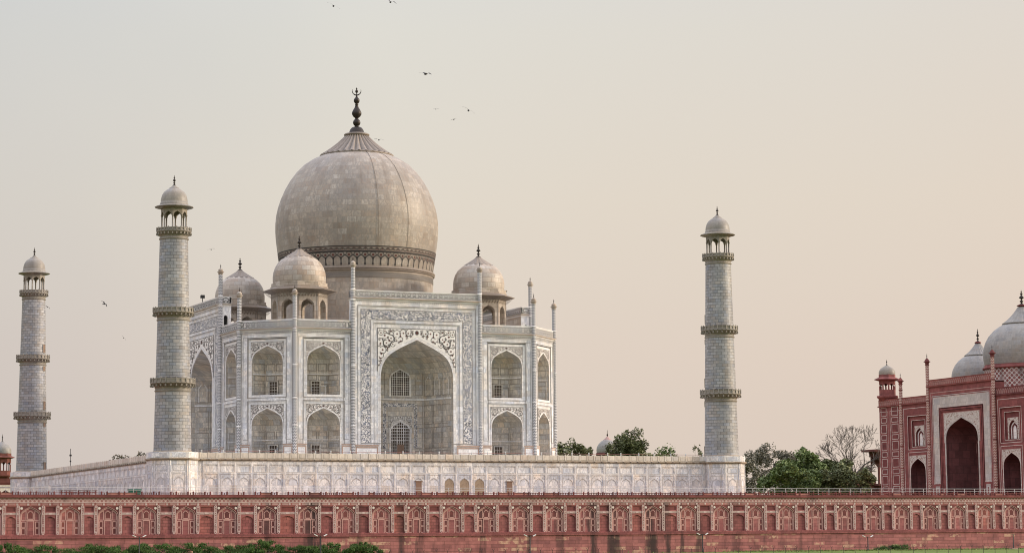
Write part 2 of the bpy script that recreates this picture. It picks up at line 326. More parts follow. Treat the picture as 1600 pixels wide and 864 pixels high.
def ah(t):
    t = min(1, abs(t))
    for (a, b), (c, d) in zip(ARCH, ARCH[1:]):
        if t <= c: return b+(d-b)*(t-a)/(c-a)
    return 0
def arch_curve(xc, a, hs, ha, z0=None):      # from right springing over the apex to the left
    P = [(xc+a*t, hs+(ha-hs)*h) for t, h in reversed(ARCH)] + [(xc-a*t, hs+(ha-hs)*h) for t, h in ARCH[1:]]
    if z0 is not None: P = [(xc+a, z0)]+P+[(xc-a, z0)]
    return P
def cusp_curve(xc, a, hs, ha, n=9):          # scalloped arch
    P = []
    for i in range(n*4+1):
        t = -1+2*i/(n*4); h = ah(t); k = abs(sin(PI*n*i/(n*4)))
        P.append((xc-a*t*(1-.0*k), hs+(ha-hs)*h*(1-.13*(1-k)) - .0))
    return [(xc+a, hs)]+P[1:-1]+[(xc-a, hs)]
def arch_wall(mb, u0, u1, z0, z1, xc, a, zb, hs, ha, d, mat=0, curve=None):
    C = curve or arch_curve(xc, a, hs, ha)
    mb.rect(u0, xc-a, z0, z1, d, mat); mb.rect(xc+a, u1, z0, z1, d, mat)
    if zb > z0+1e-6: mb.rect(xc-a, xc+a, z0, zb, d, mat)
    for (x0, y0), (x1, y1) in zip(C, C[1:]): mb.face([(x1,d,y1),(x0,d,y0),(x0,d,z1),(x1,d,z1)], mat)
def arch_reveal(mb, xc, a, zb, hs, ha, d0, d1, mat=0, curve=None):
    C = curve or arch_curve(xc, a, hs, ha); C = [(xc+a,zb)]+C+[(xc-a,zb)]
    for (x0,y0),(x1,y1) in zip(C, C[1:]): mb.face([(x0,d0,y0),(x1,d0,y1),(x1,d1,y1),(x0,d1,y0)], mat)
def arch_fill(mb, xc, a, zb, hs, ha, d, mat=0, curve=None):
    C = curve or arch_curve(xc, a, hs, ha)
    for (x0,y0),(x1,y1) in zip(C, C[1:]): mb.face([(x1,d,zb),(x0,d,zb),(x0,d,y0),(x1,d,y1)], mat)
def arch_band(mb, xc, a, zb, hs, ha, w, d, t, mat=0):   # raised moulding round an arch
    I = arch_curve(xc, a, hs, ha, zb); O = arch_curve(xc, a+w, hs, ha+w*1.15, zb)
    for (p, q, r, s_) in zip(I, I[1:], O[1:], O):
        mb.face([(p[0],d-t,p[1]),(s_[0],d-t,s_[1]),(r[0],d-t,r[1]),(q[0],d-t,q[1])], mat)
        mb.face([(s_[0],d-t,s_[1]),(s_[0],d,s_[1]),(r[0],d,r[1]),(r[0],d-t,r[1])], mat)
        mb.face([(p[0],d-t,p[1]),(q[0],d-t,q[1]),(q[0],d,q[1]),(p[0],d,p[1])], mat)
def niche_shell(mb, xc, a, zb, hs, ha, d0, D, mat=0, fl=.45, cut=.12):
    # half-octagon recess with a pointed half-dome that meets the arch edge
    plan = [(a,0),(a,D*cut+.001),(a*fl,D),(-a*fl,D),(-a,D*cut+.001),(-a,0)]
    for (x0,y0),(x1,y1) in zip(plan, plan[1:]): mb.face([(xc+x0,d0+y0,zb),(xc+x1,d0+y1,zb),(xc+x1,d0+y1,hs),(xc+x0,d0+y0,hs)], mat)
    lv = [(t, hs+(ha-hs)*h) for t, h in reversed(ARCH)]; vv = 0
    rows = []; uvs = []
    fine = []
    for (x0,y0),(x1,y1) in zip(plan, plan[1:]):
        for k in range(3): fine.append((x0+(x1-x0)*k/3, y0+(y1-y0)*k/3))
    fine.append(plan[-1]); L=[0]
    for p, q in zip(fine, fine[1:]): L.append(L[-1]+math.hypot(q[0]-p[0], q[1]-p[1]))
    for i, (t, z) in enumerate(lv):
        t = max(t, .002); rows.append([(xc+x*t, d0+y*min(1,t*1.28), z) for x, y in fine]); uvs.append([(l*(.3+.7*t), z) for l in L])
    mb.grid(rows, mat, uvs, True)
    mb.face([(xc+x, d0+y, zb) for x, y in plan], mat)
def lattice(mb, xc, a, zb, hs, ha, d, nx, nz, bar, t, mat_back, mat_bar, heavy=0):
    arch_fill(mb, xc, a, zb, hs, ha, d, mat_back)
    top = lambda x: hs+(ha-hs)*ah((x-xc)/a)
    for i in range(nx+1):
        x = xc-a+2*a*i/nx; w = bar*(2.2 if heavy and i % heavy == 0 else 1)
        x = min(max(x, xc-a+w/2), xc+a-w/2); mb.box(x-w/2, x+w/2, d-t, d-.01, zb, top(x), mat_bar)
    for j in range(nz+1):
        z = zb+(ha-zb)*j/nz; w = bar*(2.0 if heavy and j % 4 == 0 else 1)
        if z > ha-.3: continue
        aa = a
        if z > hs:
            for k in range(200):
                if top(xc+a*(1-k/200)) >= z: aa = a*(1-k/200); break
        mb.box(xc-aa, xc+aa, d-t+.005, d-.012, z-w/2, z+w/2, mat_bar)
def vine(mb, a, hs, ha, half, ztop, d, k, ink, red):
    # scrolling inlay drawn on the flat spandrels; k scales the drawing
    def ok(u, z, m=.0): return z > hs+(ha-hs)*ah(u/a)+m*k+.18*k and abs(u) < half-.1*k and z < ztop-.1*k
    for sx in (-1, 1):
        Sf = lambda u, v, t: (sx*(half-u), d-t, ztop-v)
        def st(pts, w):
            w = w*(.85 if k > .8 else 1.0)
            q = [(x*k, y*k) for x, y in pts]
            run = []
            for x, y in q:
                if ok(half-x, ztop-y): run.append((x, y))
                else:
                    if len(run) > 1: mb.stroke(run, w*k, Sf, ink)
                    run = []
            if len(run) > 1: mb.stroke(run, w*k, Sf, ink)
        def arc(cx, cy, r, a0, a1, w=.10): st([(cx+r*cos(R(a0+(a1-a0)*i/12)), cy+r*sin(R(a0+(a1-a0)*i/12))) for i in range(13)], w)
        st([(1.5,.7),(2.0,.95),(2.6,1.1),(2.9,1.5),(2.85,2.1),(2.45,2.3),(2.15,2.5),(2.1,2.85),(1.75,3.1),(1.2,3.0),(.95,2.6),(.95,2.1),(.7,1.6)], .15)
        arc(3.35,.85,.6,150,400); arc(4.45,.72,.62,-200,60); arc(5.3,.65,.5,20,260); arc(2.3,1.6,.5,-60,190); arc(1.5,2.35,.5,20,280)
        arc(.85,3.5,.58,-140,150); arc(.6,4.4,.42,-120,160); arc(2.6,2.55,.4,0,250); arc(3.95,1.75,.4,-150,120); arc(.55,.75,.4,0,300,.08); arc(1.25,.45,.33,0,300,.08); arc(.5,5.1,.3,-90,180,.08)
        for x, y, r in ((3.35,.85,.16),(4.45,.72,.16),(5.3,.75,.14),(5.75,.7,.1),(3.95,1.2,.16),(2.3,1.6,.14),(1.5,2.35,.14),(.85,3.5,.17),(.6,4.15,.17),(.4,4.85,.16),(1.2,1.15,.2),(2.0,1.95,.2),(1.25,.45,.15),(.55,.75,.15),(5.0,1.15,.13),(4.0,2.0,.17),(2.6,2.55,.14),(3.3,1.95,.12),(.45,2.45,.14),(1.7,3.2,.13),(.35,.25,.1),(2.3,.45,.15),(.42,5.6,.13),(.2,5.3,.08)):
            if ok(half-x*k, ztop-y*k, .1): mb.dot(x*k, y*k, r*k*.85, Sf, red)
    rv = random.Random(4); used = [(3.35,.85,.6),(4.45,.72,.62),(5.3,.65,.5),(2.3,1.6,.5),(1.5,2.35,.5),(.85,3.5,.58),(.6,4.4,.42),(2.6,2.55,.4),(3.95,1.75,.4),(.55,.75,.4),(1.25,.45,.33)]
    for _ in range(900):
        x, y, r = rv.uniform(.2,6.2), rv.uniform(.2,6.4), rv.uniform(.17,.34)
        if any(math.hypot(x-a_, y-b_) < r+.72*c_+.06 for a_, b_, c_ in used): continue
        if not ok(half-x*k, ztop-y*k, r+.12): continue
        used.append((x,y,r*1.3)); a0 = rv.uniform(0,360)
        for sx in (-1, 1):
            Sf = lambda u, v, t: (sx*(half-u), d-t, ztop-v)
            mb.stroke([(k*(x+r*cos(R(a0+i*27))), k*(y+r*sin(R(a0+i*27)))) for i in range(10)], .075*k, Sf, ink)
            mb.dot(x*k, y*k, .09*k, Sf, red)
    mb.dot(0, 0, .34*k, lambda u, v, t: (u, d-t, ztop-.62*k+v*1.1), ink, t=.03); mb.dot(0, 0, .22*k, lambda u, v, t: (u, d-t, ztop-.62*k+v), red, t=.04)
def spandrel(name, a, hs, ha, half, zb, ztop, d, k, mats, parent, loc=None, rot=0, xc=0, ink=1, red=2, plain=False):
    mb = MB(); C = arch_curve(0, a+.02, hs, ha+.02)
    for (x0,y0),(x1,y1) in zip(C, C[1:]): mb.face([(x1,d,y1),(x0,d,y0),(x0,d,ztop),(x1,d,ztop)], 0)
    if half > a+.03:
        mb.rect(-half, -a-.02, zb, ztop, d); mb.rect(a+.02, half, zb, ztop, d)
    for x in (-half, half): mb.box(x-.04*k, x+.04*k, d-.02, d+.03, zb, ztop+.04, ink)
    mb.box(-half, half, d-.021, d+.03, ztop-.04*k, ztop+.05*k, ink)
    if not plain: vine(mb, a, hs, ha, half, ztop, d, k, ink, red)
    return mb.build(name, mats, parent, loc, rot)
def finial_prof(z0, h, r):   # stacked bulbs on a spike
    P = [(1.0,0),(1.0,.04),(.45,.10),(.25,.16),(.75,.24),(.25,.33),(.22,.38),(.9,.47),(.75,.53),(.28,.62),(.2,.66),(.55,.71),(.2,.78),(.12,.82),(.3,.86),(.1,.91),(.02,1)]
    return [(a*r, z0+b*h) for a, b in P]
def oct_pts(r, rot=PI/8): return [(r*cos(rot+k*PI/4), r*sin(rot+k*PI/4)) for k in range(8)]

# ------------------------------------------------------------------ ground, terrace
ZT, ZG = -6.9, -15.72
g = MB(); g.face([(-2500,-900,ZG),(2500,-900,ZG),(2500,-57.2,ZG),(-2500,-57.2,ZG)]); g.face([(-2500,-57.2,ZG),(2500,-57.2,ZG),(2500,4000,ZG),(-2500,4000,ZG)])
g.build('ground', GRASS, kind='structure')
g = MB(); g.box(-150,158,-57.1,56,ZG+.01,ZT); g.build('terrace', PAVE, kind='structure')
g = MB(); g.box(-400,500,56.2,900,ZG+.01,-8.2); g.build('garden_ground', GRASS, kind='structure')

# ------------------------------------------------------------------ river wall
YW = -58.0
ARX = [-76.19,-70.61,-64.97,-59.48,-53.85,-48.0,-41.78,-35.69,-29.33,-23.42,-17.7,-12.01,-6.26,-0.54,5.21,10.98,16.66,22.4,28.17,34.46,40.5,46.78,52.48,57.98,63.53,69.07,74.62,80.24,85.66,91.14,96.62]
while ARX[0] > -100: ARX.insert(0, ARX[0]-5.65)
while ARX[-1] < 125: ARX.append(ARX[-1]+5.5)
X0, X1 = ARX[0]-1.9, ARX[-1]+1.9
wall = thing('river_wall', (0, YW, ZG), 'long red sandstone river wall with rows of inlaid blind arches and a plain blockwork base', 'wall')
zl = lambda z: z-ZG
b = MB(); b.box(X0,X1,-.35,.9,0,zl(-12.84)); b.build('blockwork_base', RSB, wall)
b = MB(); b.box(X0,X1,-.50,.9,zl(-12.84),zl(-12.66)); b.box(X0,X1,-.42,.9,zl(-12.66),zl(-12.5)); b.box(X0,X1,-.28,.9,zl(-12.5),zl(-12.34)); b.build('ledge', RSC, wall)
b = MB(); b.rect(X0,X1,zl(-7.72),zl(-7.05),-.03); b.box(X0,X1,-.10,.8,zl(-7.80),zl(-7.72),1); b.build('frieze', [LOZ, FADED], wall)
b = MB(); b.box(X0,X1,-.04,.8,zl(-8.28),zl(-7.80),0)
x = X0
while x < X1-1:
    b.box(x+.1,x+1.0,-.06,0,zl(-8.10),zl(-8.04),1); b.box(x+.1,x+1.0,-.06,0,zl(-7.94),zl(-7.9),1)
    b.box(x+1.12,x+1.42,-.065,0,zl(-8.16),zl(-7.88),1); x += 1.55
b.build('string_course', [RS, FADED], wall)
b = MB(); b.box(X0,X1,-.32,.8,zl(-7.05),zl(-6.9)); b.box(X0,X1,-.22,.5,zl(-6.9),zl(-6.74)); b.build('coping', RSD, wall)
b = MB(); b.box(X0,X1,.02,.14,zl(-6.74),zl(-6.62)); b.box(X0,X1,-.0,.16,zl(-6.42),zl(-6.33))
random.seed(3); x = X0; i = 0
while x < X1-2:
    w = 1.75 if i % 2 else .8
    b.box(x-.085,x+.085,-.04,.2,zl(-6.74),zl(-6.22)); b.face([(x-.085,-.04,zl(-6.22)),(x+.085,-.04,zl(-6.22)),(x,.08,zl(-6.12))])
    r = random.random()
    if r < .22: b.box(x+.1,x+w-.1,.03,.13,zl(-6.62),zl(-6.42),1); b.box(x+.1,x+w-.1,.0,.13,zl(-6.66),zl(-6.60),1)
    elif r < .9:
        n = int(w/.28)
        for k in range(1, n): q = x+w*k/n; b.box(q-.05,q+.05,.05,.11,zl(-6.62),zl(-6.42))
    x += w; i += 1
b.build('parapet_rail', [RSD, RSP], wall)
# one blind arch bay, 3.2 m wide, set between inlaid pilasters
H0, H1 = zl(-12.34), zl(-8.28)
def arched_panel():
    b = MB(); hw = 1.56; hs, ha = zl(-9.9), zl(-8.36); a = 1.5; D = .16
    arch_wall(b, -hw, hw, H0, H1, 0, a, H0, hs, ha, 0, 1); arch_reveal(b, 0, a, H0, hs, ha, 0, D, 3); arch_fill(b, 0, a, H0, hs, ha, D, 0)
    arch_band(b, 0, a-.20, H0, hs, ha-.22, .13, D, .05, 4); arch_band(b, 0, a+.0, H0, hs, ha, .05, 0, .03, 4)
    for sx in (-1, 1): b.lathe([(.001,-.09),(.09,-.07),(.145,-.02),(.145,.02)], 12, 2) if False else b.face([(sx*1.3+.19*cos(2*PI*k/12), -.05, zl(-8.58)+.19*sin(2*PI*k/12)) for k in range(12)], 2)
    zm = zl(-10.28); dw = .52                       # door panel and lights
    b.slab(-dw, dw, H0, zm, D, .03, 0); b.line((-dw+.05, dw-.05, H0, zm-.06), D-.03, .11, 4, False)
    b.slab(-dw-.12, dw+.12, zm, zm+.1, D, .06, 4)
    z0, z1 = zm+.2, zm+1.28
    P = [(-.4,z0),(.4,z0),(.4,z1-.3),(.22,z1-.1),(0,z1+.05),(-.22,z1-.1),(-.4,z1-.3)]
    for (p,q) in zip(P, P[1:]+P[:1]):
        c=(0,(z0+z1)/2); b.stroke([p,q], .12, lambda u,v,t: (u,D-t,v), 4, .03)
    b.face([(p[0]*.9,D-.015,(z0+z1)/2+(p[1]-(z0+z1)/2)*.92) for p in P], 3)
    for sx in (-1, 1):
        for z0_, z1_ in ((H0+.08, H0+.92), (H0+1.06, H0+1.86)):
            u0, u1 = sorted((sx*.72, sx*1.22)); b.line((u0,u1,z0_,z1_), D, .10, 4, True, .03); b.rect(u0+.06,u1-.06,z0_+.06,z1_-.06,D-.012,3)
        u0, u1 = sorted((sx*.62, sx*1.18)); zt = lambda u: hs+(ha-.3-hs)*ah(u/(a-.12))
        b.stroke([(sx*.62,H0+2.1),(sx*.62,zt(.62)),(sx*.9,zt(.9)),(sx*1.1,zt(1.1)),(sx*1.22,zt(1.22)),(sx*1.24,H0+2.1),(sx*.62,H0+2.1)], .10, lambda u,v,t: (u,D-t,v), 4, .03)
    return b
def niche_panel():
    b = MB(); hw = .78; a = .64; hs, ha = zl(-10.25), zl(-9.72); zm0, zm1 = zl(-9.50), zl(-9.18)
    arch_wall(b, -hw, hw, H0, zm0, 0, a, H0, hs, ha, 0, 0); arch_reveal(b, 0, a, H0, hs, ha, 0, .14, 3); arch_fill(b, 0, a, H0, hs, ha, .14, 4)
    b.rect(-hw, hw, zm0, zm1, -.0, 1); b.slab(-hw,hw,zm0+.02,zm0+.08,0,.03,2); b.slab(-hw,hw,zm1-.08,zm1-.02,0,.03,2); b.slab(-.2,.2,zm0+.05,zm1-.05,0,.045,2)
    b.slab(-hw+.1,hw-.1,zm0+.13,zm0+.19,0,.03,2)
    r = (-.62,.62,zm1+.14,H1-.12); b.ring((-hw,hw,zm1,H1), r, 0, 0); b.reveal(r, 0, .08, 3); b.rect(*r, .08, 3)
    return b
def pilaster():
    b = MB(); b.box(-.22,.22,-.05,.3,H0,H1,0)
    for sx in (-1, 1): b.slab(sx*.18-.045, sx*.18+.045, H0+.3, H1, -.05, .02, 1)
    z = H0+.5
    while z < H1-.3: b.face([(0,-.07,z-.11),(.075,-.07,z),(0,-.07,z+.11),(-.075,-.07,z)], 1); z += .26
    for z in (H0+.22, H0+1.35, H1-1.05, H1-.08):
        b.face([(.2*cos(PI/8+k*PI/4), -.085, z+.2*sin(PI/8+k*PI/4)) for k in range(8)], 1); b.face([(.09*cos(k*PI/4), -.095, z+.09*sin(k*PI/4)) for k in range(8)], 0)
    return b
AP = NP = PL = None
for i, x in enumerate(ARX):
    if AP is None: AP = arched_panel().build('arched_panel', [RS, RSD, WI, RSD, PINK], wall, (x,0,0))
    else: dup(AP, wall, (x,0,0))
    for sx in (-1, 1):
        if PL is None: PL = pilaster().build('inlaid_pilaster', [RS, FADED], wall, (x+sx*1.78,0,0))
        else: dup(PL, wall, (x+sx*1.78,0,0))
    if i+1 < len(ARX):
        xm = (x+ARX[i+1])/2; w = (ARX[i+1]-x-4.0)/2
        if NP is None: NP = niche_panel().build('niche_panel', [RS, INLS, FADED, RSD, RSC], wall, (xm,0,0)); o = NP
        else: o = dup(NP, wall, (xm,0,0))
        o.scale.x = w/.78
b = MB(); b.rect(X0,X1,0,zl(-7),.32); b.build('core', RSD, wall)
# white pipe railing on the terrace edge
rail = thing('white_railing', (0,-56.6,ZT), 'white two bar pipe railing along the terrace edge above the red wall', 'railing')
b = MB()
for z, r in ((1.32,.036),(.94,.028)): b.tube([(X0,0,z),(X1,0,z)], r, 6)
b.build('rail_bar', RAILP, rail)
b = MB(); b.box(-.035,.035,-.035,.035,0,1.32); pr0 = b.build('post', RAILP, rail, (-80,0,0)); out = MB(); x = X0
for k in range(1, 90): dup(pr0, rail, (-80+k*2.05,0,0))
while x < X1:
    if not -81 < x < 104: out.box(x-.035,x+.035,-.035,.035,0,1.32)
    x += 2.05
out.build('far_posts', RAILP, rail, kind='stuff')
b = MB(); b.box(-.8,.8,-.5,.5,.1,.62); b.box(-.9,.9,-.6,.6,.62,.85); 
for k in (-.6,.6): b.box(k-.1,k+.1,-.4,.4,0,.1)
b.build('equipment_box', GREENP, None, (-54.7,-54.5,ZT+.28), 0, 'dark green equipment box behind the red parapet', 'box')
ft = thing('timber_staging', (-63.4,-56.0,ZT), 'dark red timber staging standing behind the red parapet at far left', 'staging')
b = MB(); b.box(-2.55,2.55,-.5,.5,.5,.66); b.box(-2.7,2.7,-.55,.55,.82,.9); b.build('deck', RSD, ft)
for k in range(5):
    b = MB(); b.box(-.07,.07,-.07,.07,0,1.0); b.build('post', RSD, ft, (-2.5+k*1.25,-.4,0))

# ------------------------------------------------------------------ marble plinth
HP = 47.7; ZP = -0.85; ZM = 46.9
pl = thing('marble_plinth', (0,0,ZT), 'broad white marble platform with panelled sides under the mausoleum', 'platform')
p0 = lambda z: z-ZT
b = MB(); b.box(-HP,HP,-HP,HP,0,p0(ZP)); b.build('platform_body', MP, pl)
def plinth_profile(mb, pts_out, mat_par=0, mat_cor=1): pass
b = MB()
for k in range(4):
    b.T = Matrix.Rotation(k*PI/2, 4, 'Z')
    b.box(-HP-.28,HP+.28,-HP-.28,-HP+.35,p0(-1.22),p0(-1.02),1); b.box(-HP-.12,HP+.12,-HP-.12,-HP+.3,p0(-1.34),p0(-1.22),1)
    b.box(-HP-.06,HP+.06,-HP-.06,-HP+.22,p0(-1.02),p0(-.12),0); 
    x = -HP+1
    while x < HP-1:
        b.box(x-.12,x+.12,-HP-.10,-HP-.05,p0(-1.02),p0(-.06),0); b.box(x+.25,x+1.05,-HP-.09,-HP-.05,p0(-.86),p0(-.26),0)
        b.box(x-.07,x+.07,-HP-.45,-HP-.27,p0(-1.2),p0(-1.07),2); x += 1.29
b.T = None; b.build('parapet', [marble('tan_parapet_marble', (.66,.60,.51), (.62,.50,.40), (.60,.59,.57), 1.29, 3., (.33,.27,.2), .03, .7, .3), MC, LINE], pl)
def plinth_panel(kind=0, w=2.585):
    b = MB(); hw = w/2; z0, z1 = 0, p0(-1.34); r = (-hw+.3, hw-.3, p0(-2.9), p0(-1.95))
    n = (-hw+.3, hw-.3, 0, p0(-3.35)); D = .0
    f = -.08
    b.ring((-hw,hw,p0(-3.12),z1), r, f); b.reveal(r, f, 0-.003, 0); b.rect(*r, -.005, 0)
    b.line((r[0]-.1,r[1]+.1,r[2]-.1,r[3]+.1), f, .045, 1, True, .012)
    b.ring((-hw,hw,0,p0(-3.12)), n, f); b.reveal(n, f, -.03, 0, False)
    a = .80; hs, ha = p0(-4.75), p0(-3.78)
    C = cusp_curve(0, a, hs, ha, 5)
    arch_wall(b, n[0], n[1], 0, n[3], 0, a, 0, hs, ha, -.03, 0, C)
    arch_reveal(b, 0, a, 0, hs, ha, -.03, .0 if not kind else .0, 1, C)
    arch_fill(b, 0, a, 0, hs, ha, -.004, 2 if kind == 1 else 0, C)
    b.stroke([(p[0], p[1]) for p in C], .05, lambda u, v, t: (u, -.03-t, v), 1, .012)
    b.line((n[0]-.08,n[1]+.08,0,n[3]+.08), f, .045, 1, False, .012)
    for sx in (-1, 1): b.dot(sx*.72, p0(-3.72), .16, lambda u,v,t: (u,-.03-t,v), 1, .012); b.dot(sx*.72, p0(-3.72), .10, lambda u,v,t: (u,-.03-t,v), 0, .02)
    if kind == 2:
        b.box(-.48,.48,-.12,-.02,0,p0(-4.35),3); b.box(-.6,.6,-.2,-.02,p0(-4.35),p0(-4.25),3)
    return b
PP = {k: plinth_panel(k) for k in (0,1,2)}
first = {}
PLINE = solid('pale_grey_inlay_line', (.38,.355,.315))
PMATS = [MP, PLINE, JALI, WOOD]
NB = 33
for i in range(NB):
    x = (i-16)*2.585+.2; kd = 1 if i in (15,16,17) else (2 if i in (13,19) else 0)
    if kd not in first: first[kd] = PP[kd].build('arched_panel', PMATS, pl, (x,-HP,0))
    else: dup(first[kd], pl, (x,-HP,0))
    dup(first[0], pl, (-HP,-x,0), -PI/2)
RO = 3.8
for sx in (-1, 1):
    for sy in (-1, 1):
        b = MB(); P = oct_pts(RO); c = (sx*ZM, sy*ZM)
        def pr(r, z0, z1, mat, cap=True): b.lathe([(r,z0),(r,z1)], 8, mat, c, False, None, PI/8, capt=cap, capb=cap)
        pr(RO, 0, p0(-1.3), 0); pr(RO+.14, p0(-1.345), p0(-1.225), 1); pr(RO+.32, p0(-1.225), p0(-1.015), 1); pr(RO+.08, p0(-1.015), p0(-.10), 0)
        b.lathe([(2.95,p0(-.10)),(2.95,p0(.0)),(2.86,p0(.1))], 40, 1, c)
        ap = RO*cos(PI/8); fwid = 2*RO*sin(PI/8)
        for k in range(8):
            an = k*PI/4
            b.T = Matrix.Translation((c[0],c[1],0)) @ Matrix.Rotation(an+PI/2, 4, 'Z')
            if sy > 0 and sx > 0: continue
            q = fwid/2
            b.line((-q+.55,q-.55,p0(-2.9),p0(-1.95)), -ap, .06, 2, True, .02); b.line((-q+.55,q-.55,.05,p0(-3.35)), -ap, .06, 2, False, .02)
            b.stroke(cusp_curve(0,.72,p0(-4.75),p0(-3.78),5), .06, lambda u, v, t: (u,-ap-t,v), 2, .02)
            for s2 in (-1,1):
                b.slab(s2*.72-.03,s2*.72+.03,.05,p0(-4.75),-ap,.02,2); b.slab(s2*(q-.14)-.10,s2*(q-.14)+.10,0,p0(-1.35),-ap,.06,0)
            b.slab(-q+.4,q-.4,p0(-.86),p0(-.28),-ap-.08,.03,0)
        b.T = None
        b.build('corner_base', [MP, MC, PLINE], pl)
b = MB(); random.seed(8); x = -44
pc = thing('barrier_line', (0,-46.2,ZP), 'low line of rope barriers and white bollards on the marble platform', 'barrier')
b = MB()
for z in (.62, 1.05): b.tube([(-43,0,z),(44,0,z)], .03, 5)
b.build('rope', RSP, pc)
bo = None
for k in range(30):
    x = -42+k*2.95+random.uniform(-.3,.3)
    if bo is None:
        m = MB(); m.lathe([(.09,0),(.09,1.1),(.12,1.12),(.06,1.25)], 8, 0, capt=True); bo = m.build('post', WPAINT, pc, (x,0,0))
    else: dup(bo, pc, (x,0,0))
b = MB(); b.box(-.62,.62,-.06,.06,.75,1.55); b.box(-.5,-.42,-.05,.05,0,.75); b.box(.42,.5,-.05,.05,0,.75)
b.build('notice_board', WPAINT, None, (5.6,-44.8,ZP), .1, 'small blank white notice board on the platform before the great arch', 'sign')

# ------------------------------------------------------------------ mausoleum
MBE = marble('shade_darkened_eave_marble', (.20,.16,.12), (.18,.135,.095), (.22,.19,.16), 2., 5., (.12,.09,.07), 0, .5, .2)  # eave marble darkened to paint in the shadow line under the roof edge
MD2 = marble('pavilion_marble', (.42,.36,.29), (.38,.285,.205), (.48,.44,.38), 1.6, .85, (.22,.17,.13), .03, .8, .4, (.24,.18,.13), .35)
MC2 = marble('lotus_marble', (.26,.215,.17), (.23,.175,.125), (.29,.255,.215), 3., 5., (.2,.15,.1), 0, .4, .2, (.15,.11,.08), .5)
WM, CH, PH, PE = 28.45, 7.13, 11.31, .12
mo = thing('domed_mausoleum', (0,0,ZP), 'huge white marble mausoleum with one swelling dome, arched portals and inlaid facades', 'mausoleum')
m0 = lambda z: z-ZP
BW = 10.0
bays = []
for k in range(4):
    for s in (-1, 1):
        A = k*PI/2; lx, ly = s*16.31, -WM
        bays.append((cos(A)*lx-sin(A)*ly, sin(A)*lx+cos(A)*ly, A))
    A = k*PI/2; lx, ly = -(WM-CH/2), -(WM-CH/2)
    bays.append((cos(A)*lx-sin(A)*ly, sin(A)*lx+cos(A)*ly, A-PI/4))
def facade():
    b = MB(); hw = BW/2+.05; zc = m0(20.67); r = (-4.46,4.46,0,m0(20.2)); d1 = .10
    b.ring((-hw,hw,0,zc), r, 0); b.reveal(r, 0, d1, 1, False)
    i1 = (-3.44,3.44,m0(9.9),m0(19.45)); i2 = (-3.44,3.44,0,m0(9.13))
    b.ring((-4.46,4.46,i1[2],m0(20.2)), i1, d1); b.rect(-4.46,4.46,i2[3],i1[2],d1)
    b.ring((-4.46,4.46,0,i2[3]), i2, d1)
    b.line((-4.6,4.6,0,m0(20.34)), 0, .085, 2, False); b.line((-3.56,3.56,i1[2]-.12,i1[3]+.12), d1, .085, 2); b.line((-3.56,3.56,0,i2[3]+.12), d1, .085, 2, False)
    for sx in (-1, 1):
        u0, u1 = sorted((sx*3.0, sx*4.75)); b.box(u0,u1,-.10,.3,0,m0(2.05),1)
        b.line((u0+.14,u1-.14,.15,m0(1.85)), -.10, .20, 3, False); b.slab(u0,u1,m0(2.05),m0(2.25),-.10,.1,3)
        b.line((u0+.42,u1-.42,m0(3.0),m0(19.6)), d1, .05, 2)
    # dotted string under the cornice
    x = -hw+.3
    while x < hw-.2: b.slab(x,x+.12,m0(20.42),m0(20.56),0,.02,2); x += .36
    b.box(-hw-.1,hw+.1,-.16,.6,zc,zc+.2,1); b.box(-hw-.2,hw+.2,-.34,.6,zc+.2,zc+.38,4); b.box(-hw-.1,hw+.1,-.2,.6,zc+.38,zc+.44,1)
    return b
def parapet(mb, u0, u1, d, z0, z1, ink, mat=0):
    mb.box(u0,u1,d,d+.3,z0,z1,mat); mb.box(u0,u1,d-.06,d+.36,z1,z1+.1,mat)
    n = int((u1-u0)/.92); st = (u1-u0)/n; h = z1-z0; Sf = lambda u, v, t: (u, d-t, v)
    for k in range(n):
        c = u0+st*(k+.5); e = st*.42
        mb.stroke([(c-e,z0+.1),(c-e*.2,z0+h*.22),(c-e*.75,z0+h*.5),(c-e*.5,z0+h*.72),(c,z0+h*.86)], .14, Sf, ink, .015)
        mb.stroke([(c+e,z0+.1),(c+e*.2,z0+h*.22),(c+e*.75,z0+h*.5),(c+e*.5,z0+h*.72),(c,z0+h*.86)], .14, Sf, ink, .015)
        mb.dot(c, z0+h*.45, .12, Sf, ink, .015, 6); mb.dot(c+st/2, z0+h*.78, .12, Sf, ink, .015, 6)
    mb.box(u0,u1,d-.02,d+.01,z0,z0+.06,ink)
SHL = solid('soft_grey_frame', (.25,.22,.185))
NMATS = [MT, MN, LINE, MW, WI, MW, MW, MW, SHL]
